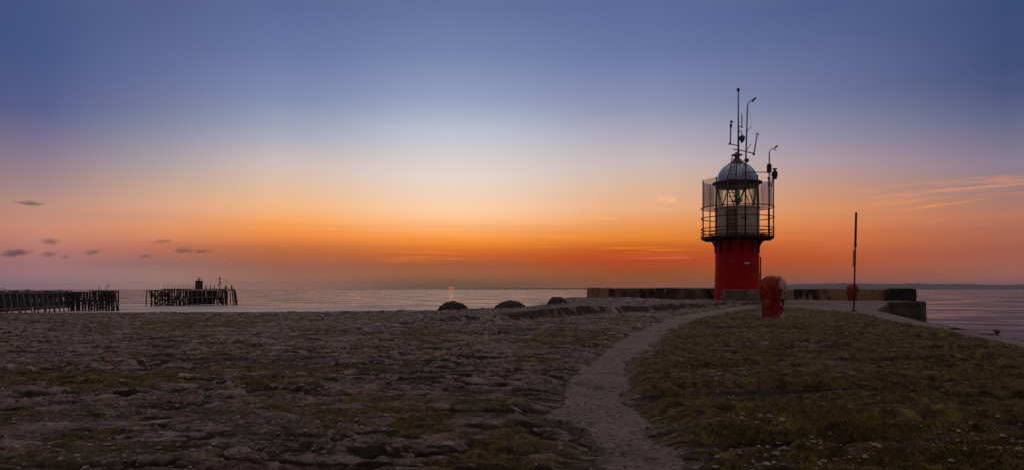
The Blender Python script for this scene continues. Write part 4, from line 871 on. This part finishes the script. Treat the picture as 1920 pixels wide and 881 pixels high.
def jetty_far():
    Y0, Y1 = 316, 356
    root = thing('timber_jetty', 'detached derelict timber jetty standing in the surf with a square beacon hut on deck', 'jetty', (*pxy(360,335), 0))
    O = np.array([*pxy(360,335), 0]); L = lambda p: tuple(np.array(p)-O); rnd = random.Random(12)
    f, u = jetty_line(275, Y0, 441, Y1); n = np.array([-u[1], u[0]]); n = n if n[1] > 0 else -n; dep = 7.5; ang = math.atan2(u[1], u[0])
    for row in range(3):
        for i, px in enumerate([275,285,291,296,301,305,310,315,319,323.5,328,332,336,340,344]):
            if row and px < 284: continue
            p = f(px+rnd.uniform(-.6,.6)+row*8.5)+n*dep*row/2; lean = .35 if px < 287 else rnd.uniform(-.25,.25)
            MB().tube([L((*(p-u*lean*1.0), -1)), L((*(p+u*lean*.3), 7.35 if px < 308 else 7.85))], .26, 6).build('pile', M['timber'], root)
    for i, px in enumerate([350,358,368,377,386,396,405,413,422,430]):
        p = f(px)-n*.45; MB().tube([L((*(p-n*.7), -1)), L((*p, 8.0))], [.27,.21], 6).build('pile', M['bleached'] if 346 < px < 412 else M['timber'], root)
        p = f(min(436, px+15))+n*dep; MB().tube([L((*(p+n*.4), -1)), L((*p, 7.8))], .26, 6).build('pile', M['timber'], root)
    for px, t in ((434,9.9),(438,8.2),(440.5,7.6)):
        p = f(px); MB().tube([L((*(p+u*1.1-n*.4), -1)), L((*p, t))], .36, 6).build('pile', M['timber'], root)
        p = f(px)+n*dep; MB().tube([L((*(p+u*1.1), -1)), L((*p, 7.7))], .34, 6).build('pile', M['timber'], root)
    q = MB(); px = 347.
    while px < 428:
        a, b = f(px), f(px+.75); c = (a+b)/2+n*.35
        z0 = .4 if px < 400 else 2.6 if rnd.random() < .45 else .6
        for (za, zb) in ((z0, 3.8), (3.8, 7.4)):
            if rnd.random() < (.04 if px < 412 else .3): continue
            q.box(L((*c, (za+zb)/2)), (np.hypot(*(b-a))*1.02, .1, zb-za), rz=ang, jit=.02)
        px += .75
    q.build('plank_wall', M['plank'], root)
    for row in range(2):
        for z, x0, x1, m in ((7.45,275 if row == 0 else 284,346,'timber'),(4.4,284,346,'timber'),(7.3,346,432,'bleached' if row == 0 else 'timber'),(4.05,350,416,'bleached' if row == 0 else 'timber')):
            MB().beam(L((*(f(x0+15*row)+n*(dep*row-.45)), z)), L((*(f(x1+(15 if x1 < 400 else 4)*row)+n*(dep*row-.45)), z)), .30).build('waling', M[m], root)
    for i in range(30):
        x0 = rnd.uniform(280, 338); x1 = x0+rnd.choice((-1,1))*rnd.uniform(9, 22); x1 = min(346, max(282, x1)); k = rnd.choice((0,.5,1))*dep-.3; x0 += 15*max(0, k)/dep; x1 += 15*max(0, k)/dep
        z0, z1 = rnd.choice(((.3,4.2),(4.2,7.2),(.4,6.8))); MB().beam(L((*(f(x0)+n*k), z0)), L((*(f(x1)+n*k), z1)), .28).build('brace', M['timber'], root)
    q = MB()
    for px in np.arange(312, 346, 1.0):
        if rnd.random() < .55:
            p = f(px+10)+n*dep*.6; q.box(L((*p, rnd.uniform(1.6,5.8))), (.32,.1,rnd.uniform(1.5,3.6)), ry=rnd.uniform(-.12,.12))
    q.build('plank_wall', M['plank'], root)
    a, b = f(311), f(437); c = (a+b)/2+n*1.6; MB().box(L((*c, 8.0)), (np.hypot(*(b-a)), 4.2, .42), rz=ang).build('deck', M['timber'], root)
    for px in (309,317,326.5,331.5,337,341.5,346.5,351,355.5,360,365,368.5,387):
        p = f(px)+n*1.0; q = MB(); q.tube([L((*p, 8.1)), L((*p, 9.55))], .06, 5); q.ball(L((*p, 9.6)), .19, 6); q.build('handrail_post', M['iron'], root)
    for z in (8.8, 9.35):
        q = MB(); q.tube([L((*(f(309)+n), z)), L((*(f(369)+n), z))], .028, 4); q.build('handrail', M['rail'], root)
    top = 8.21
    def W(px, z=top): p = f(px)+n*2.2; return (p[0], p[1], z)
    # things standing on its deck
    h = thing('beacon_hut', 'dark square hut with a lamp cage on top, on the far jetty deck', 'hut', W(378.5), ang)
    MB().box((0,0,1.85), (2.5,2.3,3.7)).build('wall', M['timber'], h, bevel=.03); MB().box((0,0,3.78), (2.75,2.6,.18)).build('roof', M['iron'], h)
    q = MB()
    for k in range(6):
        aa = k*PI/3; q.tube([(1.05*math.cos(aa), 1.05*math.sin(aa), 3.8), (1.2*math.cos(aa), 1.2*math.sin(aa), 4.5), (.5*math.cos(aa), .5*math.sin(aa), 5.2), (0,0,5.35)], .08, 5)
    q.build('lamp_cage', M['iron'], h); MB().lathe([(.3,3.85),(.35,4.2),(.28,4.6),(.05,4.75)], 12).ball((0,0,5.5), .24, 8).build('lamp', M['iron'], h, smooth=True)
    h = thing('light_mast', 'dark stout mast with a lamp head and side boxes on the far jetty deck', 'mast', W(417), ang)
    q = MB(); q.tube([(-.22,0,0),(-.22,0,4.9)], .13, 6); q.tube([(.32,0,0),(.24,0,4.6)], .10, 6)
    for k in range(7): q.tube([(-.22,0,.5+k*.65),(.3,0,.8+k*.65)], .05, 4)
    q.build('lattice_mast', M['iron'], h); MB().ball((.05,0,5.2), .48, 8, (1,1,.9)).lathe([(.2,5.5),(.12,5.9),(.02,6.0)], 8).build('lamp', M['iron'], h, smooth=True)
    MB().box((.55,0,3.2), (.5,.5,.7)).box((-.6,0,1.7), (.6,.4,.55)).build('equipment_box', M['iron'], h, bevel=.04)
    h = thing('signal_mast', 'thin mast with a small top mark rising from a box near the far jetty end', 'mast', W(428.6), ang)
    MB().box((0,0,.7), (.7,.6,1.4)).build('equipment_box', M['iron'], h, bevel=.04)
    MB().tube([(.05,0,1.3),(.25,0,3.4),(.35,0,4.6)], [.11,.06,.05], 6).tube([(.27,0,3.3),(.35,0,4.3)], .13, 6).build('mast', M['iron'], h, smooth=True)
    src = None
    for px, hh in ((391.7,1.25),(400,1.45),(407.3,1.3)):
        h = thing('mooring_post', 'stubby dark mooring post on the far jetty deck between the hut and the mast', 'post', W(px), ang, 'mooring posts on the far jetty deck')
        MB().tube([(0,0,0),(0,0,hh)], [.24,.19], 8).build('post', M['timber'], h, smooth=True); MB().lathe([(.19,0),(.27,.05),(.27,.2),(.1,.3),(.02,.3)], 10, c=(0,0,hh)).build('cap', M['iron'], h, smooth=True)
jetty_far()

# ------------------------------------------------------------------ small dark clouds
def cloud_mat(dens):
    A = bpy.data.materials.new('dusk_cloud'); A.use_nodes = True; nt = A.node_tree; nt.nodes.clear(); N = nt.nodes.new; L = nt.links.new
    o = N('ShaderNodeOutputMaterial'); v = N('ShaderNodeVolumePrincipled'); L(v.outputs[0], o.inputs['Volume']); v.inputs['Color'].default_value = (.62,.62,.70,1); v.inputs['Anisotropy'].default_value = 0
    tc = N('ShaderNodeTexCoord'); ln = N('ShaderNodeVectorMath'); ln.operation = 'LENGTH'
    n = N('ShaderNodeTexNoise'); n.inputs['Scale'].default_value = 2.2; n.inputs['Detail'].default_value = 5; n.inputs['Roughness'].default_value = .6
    oi = N('ShaderNodeObjectInfo'); ad = N('ShaderNodeVectorMath'); ad.operation = 'MULTIPLY_ADD'; L(oi.outputs['Random'], ad.inputs[0]); ad.inputs[1].default_value = (40,40,40); L(tc.outputs['Object'], ad.inputs[2]); L(ad.outputs[0], n.inputs['Vector'])
    L(tc.outputs['Object'], ln.inputs[0])
    m = N('ShaderNodeMath'); m.operation = 'MULTIPLY_ADD'; L(n.outputs[0], m.inputs[0]); m.inputs[1].default_value = 2.4; m.inputs[2].default_value = -1.2
    s = N('ShaderNodeMath'); s.operation = 'ADD'; L(m.outputs[0], s.inputs[0]); L(ln.outputs['Value'], s.inputs[1])
    r = N('ShaderNodeMapRange'); r.interpolation_type = 'SMOOTHSTEP'; L(s.outputs[0], r.inputs[0]); r.inputs[1].default_value = .95; r.inputs[2].default_value = .15; r.inputs[3].default_value = 0; r.inputs[4].default_value = dens
    L(r.outputs[0], v.inputs['Density']); return A
CM = cloud_mat(.0065)
clouds = [(95,452,40,14,0,'small dark lens shaped cloud, highest of the low bank at the picture edge'),(30,473,66,15,.12,'long dark cloud at the left picture edge'),(92,476,36,11,.05,'faint grey cloud directly below the lens shaped one'),
  (123,481,26,9,.1,'smallest faint grey cloud beside the lens shaped one, lower'),(174,472,38,11,.22,'dark tilted cloud above the gap between the jetties'),(273,479,30,9,.1,'small grey cloud above the far jetty end'),
  (344,469,40,13,.0,'dark ragged cloud above the beacon hut'),(379,470,42,8,.1,'flat dark streak of cloud beside the ragged one'),(55,382,56,9,-.05,'thin dark streak of cloud high and alone'),(303,452,40,7,.1,'faint wisp of grey cloud above the far jetty'),(429,484,16,6,0,'tiny grey cloud speck above the jetty mast')]
for px, py, w, h, rot, lab in clouds:
    Y = 9000; sx_ = w/2/1300*Y*1.15; sz_ = h/2/1300*Y*1.25
    o = MB().ball((0,0,0), 1, 12).build('cloud', CM, loc=tuple(at(px, py, Y))); o.scale = (sx_, sx_*.6, sz_); o.rotation_euler = (0, -rot, 0)
    tag(o, lab, 'cloud', 'small dark clouds low in the sky')
